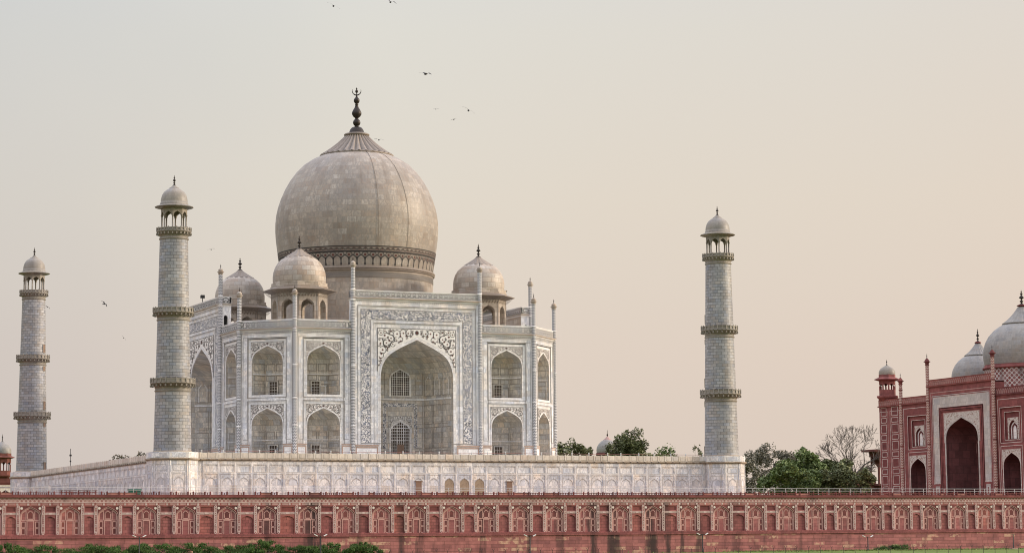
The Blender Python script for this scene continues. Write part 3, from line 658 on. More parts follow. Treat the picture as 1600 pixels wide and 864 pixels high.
def bay_niche(zb, hs, ha, ztop, zr0, lower):
    b = MB(); d = .22; a = 2.84
    r = (-3.44,3.44,zr0,ztop+.48); b.reveal(r, .10, d, 0, True)
    arch_wall(b, -3.44, 3.44, zr0, ztop+.48, 0, a, zb, hs, ha, d, 0)
    arch_band(b, 0, a-.02, zb, hs, ha, .14, d, .05, 0)
    D = 3.0; d0 = d
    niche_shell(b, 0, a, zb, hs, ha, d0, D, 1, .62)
    # ledges and panels carved in the recess: back wall and the two slanted cheeks
    bx = a*.62
    for z in (zb+(ha-zb)*.43,): b.box(-bx,bx,d0+D-.12,d0+D,z,z+.16,0)
    for z0_, z1_ in ((zb+2.5,zb+3.25),(zb+4.0,zb+5.2)):
        for u0,u1 in ((-bx+.15,-.15),(.15,bx-.15)): b.line((u0,u1,z0_,z1_), d0+D, .07, 8, True, .05)
    b.line((.2,bx-.1,zb+.15,zb+1.9), d0+D, .11, 8, False, .06); b.line((.5,bx-.4,zb+.15,zb+1.55), d0+D, .08, 0, False, .08)
    for sx in (-1,1):
        p0_, p1_ = Vector((sx*a, d0+D*.12, 0)), Vector((sx*bx, d0+D, 0)); t = (p1_-p0_).normalized(); nrm = Vector((-t.y, t.x, 0)) * (1 if sx > 0 else -1)
        L = (p1_-p0_).length
        for z0_, z1_ in ((zb+.2,zb+1.9),(zb+2.5,zb+3.25),(zb+4.0,zb+5.2)):
            Sf = lambda u, v, tt: tuple(p0_+t*u+nrm*tt+Vector((0,0,v)))
            b.stroke([(.3,z0_),(L-.3,z0_),(L-.3,z1_),(.3,z1_),(.3,z0_)], .07, Sf, 8, .04)
        Sf = lambda u, v, tt: tuple(p0_+t*u+nrm*tt+Vector((0,0,v))); z = zb+(ha-zb)*.43+.08; b.stroke([(0,z),(L,z)], .16, Sf, 0, .06)
    return b, d, a, D
fac = facade(); par = MB(); parapet(par, -5.0, 5.0, .0, m0(21.1), m0(22.36), 1)
nU = bay_niche(m0(10.25), m0(15.5), m0(18.22), m0(18.86), m0(9.9), 0)
nL = bay_niche(0, m0(5.35), m0(8.07), m0(8.67), 0, 1)
def niche_window(zb, hh=2.25):
    w = MB(); lattice(w, 0, .72, zb, zb+hh-.01, zb+hh, 3.2-.05, 3, 5, .085, .06, 0, 1)
    w.box(-.9,-.72,3.0,3.2,zb,zb+hh+.18,1); w.box(.72,.9,3.0,3.2,zb,zb+hh+.18,1); w.box(-.72,.72,3.0,3.2,zb+hh,zb+hh+.18,1); return w
proto = {}
for i, (x, y, A) in enumerate(bays):
    L = (x,y,0)
    if i == 0:
        proto['f'] = fac.build('facade_wall', [MW, MT, LINE, DADO, MC], mo, L, A); proto['p'] = par.build('parapet', [MT, INKP], mo, L, A)
        for key, (b, d, a, D), zb, hs, ha, zt in (('u',nU,m0(10.25),m0(15.5),m0(18.22),m0(18.86)),('l',nL,0,m0(5.35),m0(8.07),m0(8.67))):
            o = b.build('arched_niche', NMATS, mo, L, A); proto[key] = o
            s = spandrel('spandrel', a+.13, hs, ha+.16, 2.98, hs-.6, zt, d-.012, .47, [FRI, INK, REDI], o)
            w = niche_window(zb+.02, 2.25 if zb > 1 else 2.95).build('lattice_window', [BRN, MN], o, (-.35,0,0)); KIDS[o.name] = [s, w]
    else:
        for k in 'fp': dup(proto[k], mo, L, A)
        for k in 'ul': dup(proto[k], mo, L, A)
# core and roof
b = MB(); P8 = [(-WM+CH,-WM),(WM-CH,-WM),(WM,-WM+CH),(WM,WM-CH),(WM-CH,WM),(-WM+CH,WM),(-WM,WM-CH),(-WM,-WM+CH)]
b.face([(x*.985,y*.985,m0(21.1)) for x, y in P8]); b.build('roof', MT, mo)
# great portals
def portal():
    b = MB(); zc = m0(25.9); z0 = 0; f = -PE; T = 1.75
    fr = (-10.35,10.35,0,m0(24.85)); d1 = f+.10
    b.ring((-PH,PH,0,zc), fr, f); b.reveal(fr, f, d1, 1, False)
    bo, bi = (-9.85,9.85,m0(2.5),m0(24.28)), (-8.28,8.28,m0(2.5),m0(22.77))
    fi = (-7.55,7.55,0,m0(22.1)); d2 = d1+.10
    b.ring(fr, fi, d1); b.reveal(fi, d1, d2, 1, False)
    b.line((-10.5,10.5,0,m0(24.98)), f, .09, 2, False); b.line((-9.93,9.93,m0(2.4),m0(24.36)), d1, .08, 2); b.line((-8.2,8.2,m0(2.5),m0(22.69)), d1, .08, 2, False); b.line((-7.63,7.63,0,m0(22.18)), d1, .06, 2, False)
    a, hs, ha = 6.46, m0(13.2), m0(19.53)
    arch_wall(b, -7.55, 7.55, 0, m0(22.1), 0, a, 0, hs, ha, d2, 0)
    arch_band(b, 0, a, 0, hs, ha, .20, d2, .10, 1); arch_band(b, 0, a+.2, 0, hs, ha+.22, .26, d2, .05, 1)
    for sx in (-1, 1):
        u0, u1 = sorted((sx*6.95, sx*11.0)); b.box(u0,u1,f-.12,.3,0,m0(1.9),1); b.line((u0+.16,u1-.16,.15,m0(1.7)), f-.12, .22, 3, False); b.slab(u0,u1,m0(1.9),m0(2.15),f-.12,.1,3)
    x = -PH+.3
    while x < PH-.2: b.slab(x,x+.13,m0(25.55),m0(25.7),f,.02,2); x += .38
    b.box(-PH-.1,PH+.1,f-.16,T,zc,zc+.2,1); b.box(-PH-.2,PH+.2,f-.32,T+.1,zc+.2,zc+.38,4); b.box(-PH-.1,PH+.1,f-.2,T,zc+.38,zc+.47,1)
    # upper part stands free above the roof as a thick screen with a doorway through each end
    zr = m0(21.1)
    b.rect(PH,-PH,zr,zc,T,9); b.rect(-PH,PH,0,0,0,0) if False else None
    for sx in (-1, 1):
        M_ = Matrix.Translation((sx*PH,(f+T)/2,0)) @ Matrix.Rotation(sx*PI/2, 4, 'Z'); b.T = M_
        hw = (T-f)/2; arch_wall(b, -hw, hw, 0, zc, 0, .34, m0(21.9), m0(24.0), m0(24.4), 0, 0); arch_reveal(b, 0, .34, m0(21.9), m0(24.0), m0(24.4), 0, .5, 0); arch_fill(b, 0, .34, m0(21.9), m0(24.0), m0(24.4), .5, 5)
        b.T = None
    b.T = Matrix.Rotation(PI,4,'Z') @ Matrix.Translation((0,-T-.01,0))
    for k in range(11): arch_fill(b, -9.5+k*1.9, .5, m0(21.2), m0(22.3), m0(22.8), -.0, 5)
    b.T = None
    # deep recess
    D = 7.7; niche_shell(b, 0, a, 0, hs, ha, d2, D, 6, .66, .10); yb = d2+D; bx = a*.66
    b.box(-bx,bx,yb-.18,yb,m0(10.0),m0(10.3),1)
    for u0, u1 in ((-bx+.2,-2.75),(2.75,bx-.2)):
        for z0_, z1_ in ((m0(10.9),m0(14.6)),(m0(6.0),m0(9.2)),(m0(2.0),m0(5.4)),(.2,m0(1.5))): b.line((u0,u1,z0_,z1_), yb, .07, 8, True, .04)
    
    for sx in (-1,1):
        p0_, p1_ = Vector((sx*a, d2+D*.1, 0)), Vector((sx*bx, d2+D, 0)); t = (p1_-p0_).normalized(); nrm = Vector((-t.y, t.x, 0))*(1 if sx > 0 else -1); L = (p1_-p0_).length
        def Sf(u, v, tt): return tuple(p0_+t*u+nrm*tt+Vector((0,0,v)))
        for j in range(3):
            u0, u1 = .35+j*(L-.4)/3, .05+(j+1)*(L-.4)/3
            for z0_, z1_ in ((m0(10.7),m0(14.6)),(m0(6.0),m0(9.2)),(m0(2.0),m0(5.4)),(.2,m0(1.5))): b.stroke([(u0,z0_),(u1,z0_),(u1,z1_),(u0,z1_),(u0,z0_)], .08, Sf, 8, .05)
            b.stroke([(u0+.3,m0(10.8)),(u0+.3,m0(13.2)),((u0+u1)/2,m0(14.2)),(u1-.3,m0(13.2)),(u1-.3,m0(10.8))], .12, Sf, 1, .05)
        b.stroke([(0,m0(10.15)),(L,m0(10.15))], .3, Sf, 1, .08)
    return b, d1, d2, a, hs, ha, yb
pb, d1, d2, pa, phs, pha, yb = portal()
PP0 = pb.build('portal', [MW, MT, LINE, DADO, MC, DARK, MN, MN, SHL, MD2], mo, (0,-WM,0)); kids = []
b = MB(); b.ring((-9.85,9.85,m0(2.5),m0(24.28)), (-8.28,8.28,m0(2.5),m0(22.77)), d1-.012); kids.append(b.build('calligraphy_band', CALL, PP0))
kids.append(spandrel('spandrel', pa+.45, phs, pha+.5, 6.95, m0(14.2), m0(21.33), d2-.055, 1.02, [WHT, INK, REDI], PP0))
b = MB(); parapet(b, -PH, PH, -PE, m0(26.37), m0(27.42), 1); b.T = Matrix.Rotation(PI,4,'Z') @ Matrix.Translation((0,-1.75,0)); parapet(b, -PH, PH, 0, m0(26.37), m0(27.42), 1)
for sx in (-1,1):
    b.T = Matrix.Translation((sx*PH,(1.75-PE)/2,0)) @ Matrix.Rotation(sx*PI/2,4,'Z'); parapet(b, -.9, .9, 0, m0(26.37), m0(27.42), 1)
b.T = None; kids.append(b.build('parapet', [MT, INKP], PP0))
b = MB(); lattice(b, 0, 1.78, m0(10.75), m0(13.3), m0(15.1), yb-.03, 9, 11, .06, .10, 0, 1, 3); arch_band(b, 0, 1.78, m0(10.6), m0(13.3), m0(15.1), .2, yb, .15, 1); kids.append(b.build('lattice_window', [BRN, MT], PP0))
b = MB(); lattice(b, 0, 1.78, 0, m0(4.4), m0(6.35), yb-.03, 9, 14, .06, .10, 0, 1, 3); arch_band(b, 0, 1.78, 0, m0(4.4), m0(6.35), .2, yb, .15, 1); b.box(-.6,.6,yb-.22,yb-.04,0,m0(2.6),2)
kids.append(b.build('lattice_door', [BRN, MT, WOOD], PP0))
b = MB(); b.ring((-3.1,3.1,m0(1.9),m0(9.5)), (-2.5,2.5,m0(1.9),m0(8.9)), yb-.02); kids.append(b.build('calligraphy_band', CALL, PP0))
kids.append(spandrel('spandrel', 2.0, m0(4.4), m0(6.6), 2.1, m0(4.4), m0(7.35), yb-.03, .33, [MT, INK, REDI], PP0))
KIDS[PP0.name] = kids
for k in range(1, 4):
    A = k*PI/2; dup(PP0, mo, (sin(A)*WM, -cos(A)*WM, 0), A)
# engaged corner shafts that rise into pinnacles
def pinnacle(zt, zpar):
    b = MB(); h = m0(zt); r = .345
    b.lathe([(r+.16,0),(r+.16,1.0),(r,1.15)], 8, 1, smooth=False, rot=PI/8); b.lathe([(r,1.15),(r,h-1.75)], 8, 0, smooth=False, rot=PI/8)
    for z in (m0(5.2), m0(9.6), m0(15.), m0(zpar-1.6), m0(zpar)): b.lathe([(r,z-.12),(r+.13,z),(r,z+.12)], 8, 1, smooth=False, rot=PI/8)
    b.lathe([(r,h-1.8),(r+.1,h-1.7),(r+.02,h-1.55),(.58,h-1.42),(.62,h-1.34),(.36,h-1.3),(.40,h-1.2),(.43,h-1.08),(.36,h-.92),(.2,h-.78),(.1,h-.72)], 12, 2)
    return b, h
pts_c = [q for q in P8]; pts_p = []
for k in range(4):
    A = k*PI/2
    for s in (-1, 1): lx, ly = s*PH, -WM-PE; pts_p.append((cos(A)*lx-sin(A)*ly, sin(A)*lx+cos(A)*ly))
for pts, zt, zp in ((pts_c, 28.03, 22.4), (pts_p, 32.97, 27.5)):
    o0 = None
    for q in pts:
        if o0 is None:
            b, h = pinnacle(zt, zp); o0 = b.build('pinnacle_shaft', [CHEV, MT, MD2], mo, (q[0],q[1],0))
            t = MB(); t.lathe(finial_prof(h-.76, .76, .13), 8); f = t.build('finial', BRZ, o0); KIDS[o0.name] = [f]
        else: dup(o0, mo, (q[0],q[1],0))
# roof pavilions
def octa_arcade(b, R0, z0, z1, a, zb, hs, ha, th, mat, mat_in, cusp=True):
    ap = R0*cos(PI/8); fw_ = 2*R0*sin(PI/8); ai = ap-th; fi = fw_*ai/ap; C = cusp_curve(0, a, hs, ha, 9) if cusp else None
    for k in range(8):
        b.T = Matrix.Rotation(k*PI/4, 4, 'Z'); arch_wall(b, -fw_/2, fw_/2, z0, z1, 0, a, zb, hs, ha, -ap, mat, C)
        arch_wall(b, -fi/2, fi/2, z0, z1, 0, a, zb, hs, ha, -ai, mat_in, C); arch_reveal(b, 0, a, zb, hs, ha, -ap, -ai, mat_in, C)
        b.line((-fw_/2+.22,fw_/2-.22,zb+.1,z1-.35), -ap, .06, 2, False, .03)
        if zb > z0+.05: b.face([(-a,-ap,zb),(a,-ap,zb),(a,-ai,zb),(-a,-ai,zb)], mat)
    b.T = None
def roof_pavilion(parent, loc):
    z = lambda q: m0(q)
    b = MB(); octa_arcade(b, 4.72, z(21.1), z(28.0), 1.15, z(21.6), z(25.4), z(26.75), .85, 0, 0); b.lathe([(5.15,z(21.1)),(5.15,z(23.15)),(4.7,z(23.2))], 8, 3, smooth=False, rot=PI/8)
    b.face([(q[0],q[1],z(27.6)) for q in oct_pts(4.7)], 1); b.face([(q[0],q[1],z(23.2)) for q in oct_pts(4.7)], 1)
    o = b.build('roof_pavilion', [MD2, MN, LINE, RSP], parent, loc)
    e = MB(); e.lathe([(4.72,z(27.6)),(4.9,z(27.75)),(6.25,z(28.12)),(6.27,z(28.22)),(4.75,z(28.78)),(4.7,z(28.85))], 8, 0, smooth=False, rot=PI/8)
    for k in range(8):
        A = k*PI/4
        for j in range(-3,4):
            e.T = Matrix.Rotation(A,4,'Z'); e.face([(j*.52-.07,-4.4,z(27.0)),(j*.52+.07,-4.4,z(27.0)),(j*.52+.07,-5.6,z(27.92)),(j*.52-.07,-5.6,z(27.92))], 0)
    e.T = None
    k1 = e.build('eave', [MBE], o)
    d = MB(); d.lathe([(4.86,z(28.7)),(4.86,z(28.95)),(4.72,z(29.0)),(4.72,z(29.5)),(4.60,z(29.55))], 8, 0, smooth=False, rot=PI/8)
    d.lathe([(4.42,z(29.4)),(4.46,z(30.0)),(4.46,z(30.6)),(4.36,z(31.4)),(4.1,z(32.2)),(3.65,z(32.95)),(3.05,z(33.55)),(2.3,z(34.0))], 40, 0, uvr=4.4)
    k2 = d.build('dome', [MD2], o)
    c = MB(); c.lathe([(2.62,z(33.62)),(2.66,z(33.78)),(2.4,z(33.9))], 40, 0); c.lathe([(2.5,z(33.9)),(1.9,z(34.3)),(1.2,z(34.75)),(.7,z(35.1)),(.4,z(35.4))], 64, 0, flute=16, fa=.09)
    k3 = c.build('lotus_cap', [MC2], k2)
    f = MB(); f.lathe(finial_prof(z(35.35), 2.4, .42), 12); k4 = f.build('finial', BRZ, k2)
    KIDS[o.name] = [k1, k2]; KIDS[k2.name] = [k3, k4]
    return o
rp0 = roof_pavilion(mo, (-16.4,-16.4,0))
for q in ((16.4,-16.4,0),(16.4,16.4,0),(-16.4,16.4,0)): dup(rp0, mo, q)
# drum and great dome
b = MB(); b.lathe([(13.45,m0(21.1)),(13.45,m0(31.5))], 96, 0, uvr=13.45)
b.lathe([(13.5,m0(31.5)),(13.5,m0(33.6))], 96, 1, uvr=13.5)
dr = b.build('drum', [MD, MC2], mo)
DP = [(13.45,33.55),(13.55,34.2),(13.68,35.0),(13.84,36.0),(13.98,36.9),(14.15,38.1),(14.33,39.6),(14.42,41.0),(14.42,42.4),(14.28,43.8),(13.95,45.3),(13.45,46.8),(12.75,48.4),(11.85,50.0),(10.75,51.5),(9.4,52.85),(7.9,53.85),(6.2,54.6)]
def drad(z):
    for (a, za), (c, zc) in zip(DP, DP[1:]):
        if z <= zc: return a+(c-a)*(z-za)/(zc-za)
    return DP[-1][0]
b = MB(); b.lathe([(r, m0(z)) for r, z in DP], 128, 0, uvr=14.2)
gd = b.build('great_dome', [MD], mo)
def Sd(Rf):
    return lambda u, v, t: ((Rf(v)+t)*cos(u/14), (Rf(v)+t)*sin(u/14), m0(v))
b = MB(); Sf = Sd(lambda v: drad(v)); C0 = 2*PI*14
def circ(z, w, Sf_=None, mat=0, t=.03): b.stroke([(C0*k/160, z) for k in range(161)], w, Sf_ or Sf, mat, t)
for z in (36.88, 36.02, 35.93): circ(z, .17)
for z in (36.68, 36.22): circ(z, .05, mat=1)
n = 88; st = C0/n
for k in range(n):
    c = st*(k+.5); b.stroke([(c-.42,36.28),(c,36.62),(c+.42,36.28)], .15, Sf, 0, .03); b.dot(c, 36.36, .12, Sf, 1, .03, 5)
n = 62; st = C0/n
for k in range(n):
    c = st*(k+.5); e = st/2
    b.stroke([(c-e,33.75),(c-e,34.72),(c-e*.8,34.95),(c-e*.35,35.22),(c,35.42),(c+e*.35,35.22),(c+e*.8,34.95),(c+e,34.72)], .19, Sf, 0, .03)
    b.stroke([(c-e,34.7),(c-e,34.95)], .30, Sf, 0, .03)
    b.dot(c-e, 35.40, .24, Sf, 1, .035, 8); b.stroke([(c-e-.5,35.5),(c-e-.42,35.75),(c-e,35.9),(c-e+.42,35.75),(c-e+.5,35.5)], .14, Sf, 0, .03)
    b.stroke([(c-e,33.9),(c-e,33.75)], .3, Sf, 0, .03)
bd = b.build('inlay_band', [solid('dark_slate_inlay', (.035,.032,.03)), REDI], gd)
b = MB(); b.lathe([(13.45,m0(32.75)),(13.75,m0(32.85)),(13.82,m0(32.98)),(13.62,m0(33.05))], 96, 0)
rows = []; NN = 400
for j in range(9):
    a = 2*PI*j/8; rows.append([((13.62+(.19+.05*sin(k*PI*.5*1+a))*cos(a))*cos(2*PI*k/NN), (13.62+(.19+.05*sin(k*PI*.5+a))*cos(a))*sin(2*PI*k/NN), m0(33.25)+.21*sin(a)) for k in range(NN)])
b.grid(rows, 0, None, True, True); b.lathe([(13.62,m0(33.42)),(13.7,m0(33.5)),(13.45,m0(33.6))], 96, 0)
k_ = 0; Sf = lambda u, v, t: ((13.5+t)*cos(u/14), (13.5+t)*sin(u/14), m0(v))
n = 96; st = C0/n
for k in range(n):
    c = st*k; b.stroke([(c,31.75),(c+st/2,32.3),(c+st,31.75)], .15, Sf, 1, .03); b.stroke([(c,32.3),(c+st/2,31.75),(c+st,32.3)], .15, Sf, 1, .03)
circ(31.62, .09, Sf, 1); circ(32.42, .07, Sf, 1)
b.build('rope_moulding', [MC2, LINE], dr)
b = MB(); rope = [(6.25,54.35),(6.5,54.5),(6.5,54.72),(6.2,54.85)]
b.lathe([(r, m0(z)) for r, z in rope], 128, 0, flute=64, fa=.03)
b.lathe([(r, m0(z)) for r, z in [(6.15,54.8),(5.3,55.35),(4.3,56.1),(3.3,56.95),(2.5,57.75),(1.95,58.35)]], 256, 0, flute=32, fa=.13)
for k in range(32):
    A = 2*PI*(k)/32; b.tube([(r*.955*cos(A), r*.955*sin(A), m0(z)+.02) for r, z in [(6.0,54.9),(5.3,55.35),(4.3,56.1),(3.3,56.95),(2.5,57.75),(1.97,58.33)]], [.10,.09,.08,.06,.05,.04], 4, 1)  # dark strips in the grooves paint in the shading between flutes
b.lathe([(r, m0(z)) for r, z in [(1.95,58.25),(2.2,58.35),(2.25,58.55),(2.0,58.72),(1.5,58.75)]], 64, 0, flute=28, fa=.05)
lc = b.build('lotus_cap', [MC2, LINE], gd)
b = MB(); q = [(1.5,58.7),(1.35,59.0),(1.15,59.5),(.85,59.85),(.4,60.0),(.28,60.1),(.5,60.25),(.65,60.55),(.68,60.8),(.55,61.15),(.3,61.4),(.28,61.5),(.35,61.6),(.65,61.85),(.86,62.25),(.84,62.6),(.62,63.05),(.35,63.5),(.24,63.9),(.34,64.0),(.2,64.12),(.38,64.3),(.53,64.6),(.5,64.95),(.28,65.25),(.14,65.4),(.2,65.5),(.09,65.7),(.07,66.1),(.22,66.2),(.27,66.4),(.2,66.6),(.08,66.7),(.16,66.85),(.02,67.1)]
b.lathe([(r, m0(z)) for r, z in q], 20, 0)
P = [(.78*cos(R(180+10*k-0)), m0(66.5)+.78*sin(R(180+10*k))) for k in range(-2, 21)]
vd = Vector((.924,-.383,0))
b.tube([(vd.x*x, vd.y*x, z) for x, z in P], [.02+.09*sin(PI*i/22) for i in range(23)], 6)
b.build('finial', [BRZ], gd)
b = MB()
for ph in (15, 38):
    A = R(-110.4+ph); b.tube([((r+.06)*cos(A), (r+.06)*sin(A), m0(z)) for r, z in DP[4:]], .028, 5)
b.build('conductor_wire', [solid('grey_wire', (.16,.13,.10))], gd)
fl = thing('roof_floodlight', (-28.5,-.6,27.52), 'small dark floodlight standing on the side portal parapet', 'floodlight')
b = MB(); b.box(-.05,.05,-.05,.05,0,.8); b.build('bracket', POLE, fl)
b = MB(); b.box(-.32,.32,-.2,.2,.72,1.22); b.face([(-.36,-.24,.68),(.36,-.24,.68),(.36,-.24,1.26),(-.36,-.24,1.26)]); b.build('lamp_head', POLE, fl)

# ------------------------------------------------------------------ minarets
def minaret(loc, label):
    mi = thing('minaret', loc, label, 'minaret', 0, 'minarets at the corners of the platform')
    def shaft_r(z): return 2.82-.72*min(1, z/33)
    b = MB(); pr = []
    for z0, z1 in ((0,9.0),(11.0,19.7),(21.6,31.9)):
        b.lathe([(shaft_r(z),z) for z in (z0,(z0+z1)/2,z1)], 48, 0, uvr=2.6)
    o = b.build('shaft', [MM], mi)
    for zt, zb, R0 in ((10.88,8.95,3.40),(21.5,19.6,3.08),(33.62,31.9,2.64)):
        rs = shaft_r(zb); b = MB()
        b.lathe([(rs,zb-.05),(rs+.12,zb+.05),(rs+.12,zb+.18),(rs+.02,zb+.22),(rs+.04,zb+.5),(rs+.14,zb+.62)], 48, 0)
        b.lathe([(rs+.06,zb+.6),(rs+.3,zb+.95),(R0-.05,zb+1.12),(R0,zb+1.2),(R0,zb+1.3),(R0-.1,zb+1.32)], 48, 0)
        n = 26
        for k in range(n):
            A = 2*PI*k/n; b.T = Matrix.Rotation(A,4,'Z')
            b.face([(rs+.02,-.1,zb+.55),(rs+.02,.1,zb+.55),(R0-.02,.1,zb+1.13),(R0-.02,-.1,zb+1.13)],0); b.box(rs,R0-.15,-.1,.1,zb+.92,zb+1.1)
            b.box(R0-.18,R0+.04,-.09,.09,zb+.72,zb+1.0)
        b.T = None; k1 = b.build('balcony', [MBAL], mi)
        b = MB(); n = 26; h0, h1 = zb+1.3, zt
        b.lathe([(R0-.08,h0),(R0-.08,h1-.12),(R0-.16,h1-.12)], 26, 0, smooth=False)
        b.lathe([(R0-.03,h1-.14),(R0,h1-.12),(R0,h1),(R0-.2,h1)], 26, 0, smooth=False)
        for k in range(n):
            A = 2*PI*k/n; b.T = Matrix.Rotation(A,4,'Z'); b.box(R0-.1,R0+.03,-.08,.08,h0,h1+.12)
        b.T = None; b.build('railing', [MM2], k1)
    zb = 33.3; b = MB()
    for k in range(8):
        A = k*PI/4+PI/8; b.lathe([(.22,zb),(.22,zb+.35),(.13,zb+.45),(.12,35.4),(.22,35.6)], 8, 0, (1.83*cos(A),1.83*sin(A)))
    ap = 1.98*cos(PI/8); fwid = 2*1.98*sin(PI/8); C = arch_curve(0, .58, 35.4, 36.15)
    for k in range(8):
        b.T = Matrix.Rotation(k*PI/4,4,'Z'); arch_wall(b, -fwid/2, fwid/2, 35.4, 36.75, 0, .58, 35.4, 35.4, 36.15, -ap, 0)
        arch_wall(b, -fwid/2+.1, fwid/2-.1, 35.4, 36.75, 0, .58, 35.4, 35.4, 36.15, -ap+.25, 0); arch_reveal(b, 0, .58, 35.4, 35.4, 36.15, -ap, -ap+.25, 0)
    b.T = None; b.face([(q[0],q[1],36.7) for q in oct_pts(1.97)], 0)
    pv = b.build('pavilion', [MM2], mi)
    b = MB(); b.lathe([(1.95,36.55),(2.92,36.82),(2.94,36.9),(2.1,37.25),(2.02,37.3)], 16, 0, smooth=False, rot=PI/16); b.build('eave', [MBAL], pv)
    b = MB(); b.lathe([(2.12,37.2),(2.12,37.5),(2.03,37.55),(2.03,37.8),(1.98,38.2),(1.82,38.75),(1.5,39.25),(1.05,39.6),(.7,39.78)], 32, 0, uvr=2); b.lathe([(.78,39.72),(.74,39.82),(.4,40.05),(.18,40.3)], 24, 0, flute=12, fa=.1); b.build('dome', [MM2], pv)
    b = MB(); b.lathe(finial_prof(40.2,1.65,.27), 10); b.build('finial', [BRZ], pv)
    for z in (22.0, 11.4, .15, 18.6, 8.2):
        A = math.atan2(-loc[1], -loc[0])
        b = MB(); h = 1.5 if z in (22.0,11.4,.15) else .8; r = shaft_r(z)
        b.T = Matrix.Rotation(A+PI/2,4,'Z'); b.box(-.3,.3,-r-.03,-r+.15,z,z+h,0); b.line((-.34,.34,z,z+h), -r-.02, .1, 1, True, .05); b.T = None
        b.build('doorway', [WOOD, MC2], mi)
    return mi
MBAL = marble('minaret_balcony_marble', (.25,.225,.185), (.22,.19,.145), (.27,.255,.23), 2., 2., (.2,.15,.1), 0, .5, .2, (.12,.09,.065), .5)
MM2 = marble('minaret_pavilion_marble', (.28,.255,.215), (.26,.22,.17), (.30,.285,.265), 1.6, .8, (.2,.17,.14), .012, .5, .25, (.17,.13,.09), .45)
minaret((-ZM,-ZM,0), 'tallest looking marble minaret in front of the left end of the mausoleum')
minaret((ZM,-ZM,0), 'lone marble minaret standing right of the mausoleum against open sky')
minaret((-ZM,ZM,0), 'marble minaret farthest left in the view, set back behind the platform')
minaret((ZM,ZM,0), 'marble minaret almost wholly hidden behind the right roof pavilion, only its tip showing')

# ------------------------------------------------------------------ red mosque
mq = thing('sandstone_mosque', (127,-.75,ZT), 'red sandstone mosque with white marble domes at the right edge', 'mosque', -PI/2)
def rect_frame(b, r, w, d, t, mat, bottom=True): b.line(r, d, w, mat, bottom, t)
b = MB()
HB = 20.6
for s in (-1, 1):
    u0, u1 = sorted((s*11.1, s*21.5)); xc = s*15.9
    # lower arch, upper framed window
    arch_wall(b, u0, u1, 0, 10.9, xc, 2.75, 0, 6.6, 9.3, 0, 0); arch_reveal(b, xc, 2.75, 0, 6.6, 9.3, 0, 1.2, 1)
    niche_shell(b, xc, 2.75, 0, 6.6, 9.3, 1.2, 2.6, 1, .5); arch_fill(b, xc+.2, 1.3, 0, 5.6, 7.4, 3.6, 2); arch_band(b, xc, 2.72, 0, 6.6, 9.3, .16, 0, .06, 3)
    r = (xc-3.4,xc+3.4,11.2,18.0); b.ring((u0,u1,10.9,HB), r, 0, 0); b.reveal(r, 0, .3, 0); r2 = (xc-2.4,xc+2.4,11.7,17.1); b.ring(r, r2, .3, 0); b.reveal(r2, .3, .55, 4)
    arch_wall(b, r2[0], r2[1], r2[2], r2[3], xc, 1.3, 11.9, 14.0, 15.5, .55, 4); arch_reveal(b, xc, 1.3, 11.9, 14.0, 15.5, .55, 1.0, 4); arch_fill(b, xc, 1.3, 11.9, 14.0, 15.5, 1.0, 4)
    b.line(r, 0, .09, 5, True, .03); b.line(r2, .3, .08, 5, True, .03); b.line((u0+.8,u1-.8,.1,19.6), 0, .09, 5, False, .03); b.line((xc-3.4,xc+3.4,.1,10.6), 0, .09, 5, False, .03)
    if s < 0:
        w0, w1 = -26.6, -21.5; b.rect(w0, w1, 0, HB, 0, 0); b.rect(-30.0, w0, 0, HB+1.5, .12, 0); b.face([(w0,.0,0),(w0,.12,0),(w0,.12,HB),(w0,0,HB)],0)
        b.face([(-30.0,.12,0),(-30,.12,HB+1.5),(-30,3.4,HB+1.5),(-30,3.4,0)],0)
        for c_, hw, dd in ((-24.0,1.15,0),(-28.3,.95,.12)):
            z = .8; j = 0
            while z < 18.6:
                h = 1.75 if j % 2 == 0 else .95
                b.rect(c_-hw+.1,c_+hw-.1,z+.1,z+h-.1,dd-.012,4); b.line((c_-hw,c_+hw,z,z+h), dd, .09, 5, True, .03); z += h+.42; j += 1
            b.line((c_-hw-.6,c_+hw+.6,.1,19.4), dd, .07, 5, False, .03)
    else:
        b.rect(21.5, 30, 0, HB, 0, 0); b.face([(30,0,0),(30,23,0),(30,23,HB),(30,0,HB)], 0)
b.face([(-30,3.4,0),(-30,23,0),(-30,23,HB),(-30,3.4,HB)],0); b.rect(30,-30,0,HB,23,0); b.face([(-30,0.2,HB-.2),(30,.2,HB-.2),(30,23,HB-.2),(-30,23,HB-.2)],0)
b.build('facade_wall', [RSM, RSI, DARK, WI, RSD, RSP2 if 'RSP2' in globals() else WI], mq)
def mparapet(u0, u1, d, z0, z1):
    b = MB(); b.box(u0,u1,d,d+.35,z0,z1,0); b.box(u0-.05,u1+.05,d-.25,d+.5,z0-.25,z0,1); b.box(u0,u1,d-.05,d+.4,z1,z1+.1,1)
    n = int((u1-u0)/.7); st = (u1-u0)/n
    for k in range(n):
        c_ = u0+st*(k+.5); b.stroke([(c_-st*.35,z0+.12),(c_-st*.3,z0+.7),(c_,z1-.2),(c_+st*.3,z0+.7),(c_+st*.35,z0+.12)], .13, lambda u,v,t: (u,d-t,v), 2, .02)
    return b.build('parapet', [RSM, RSD, WI2], mq)
WI2 = solid('worn_pink_inlay', (.37,.235,.20), var=.25)
mparapet(-30, -11.3, -.02, 20.65, 21.85); mparapet(11.3, 30, -.02, 20.65, 21.85)
MMQ = marble('mosque_white_band', (.52,.485,.43), (.50,.43,.35), (.44,.44,.44), 2.0, 1.1, (.3,.27,.23), .02, .6, .4)
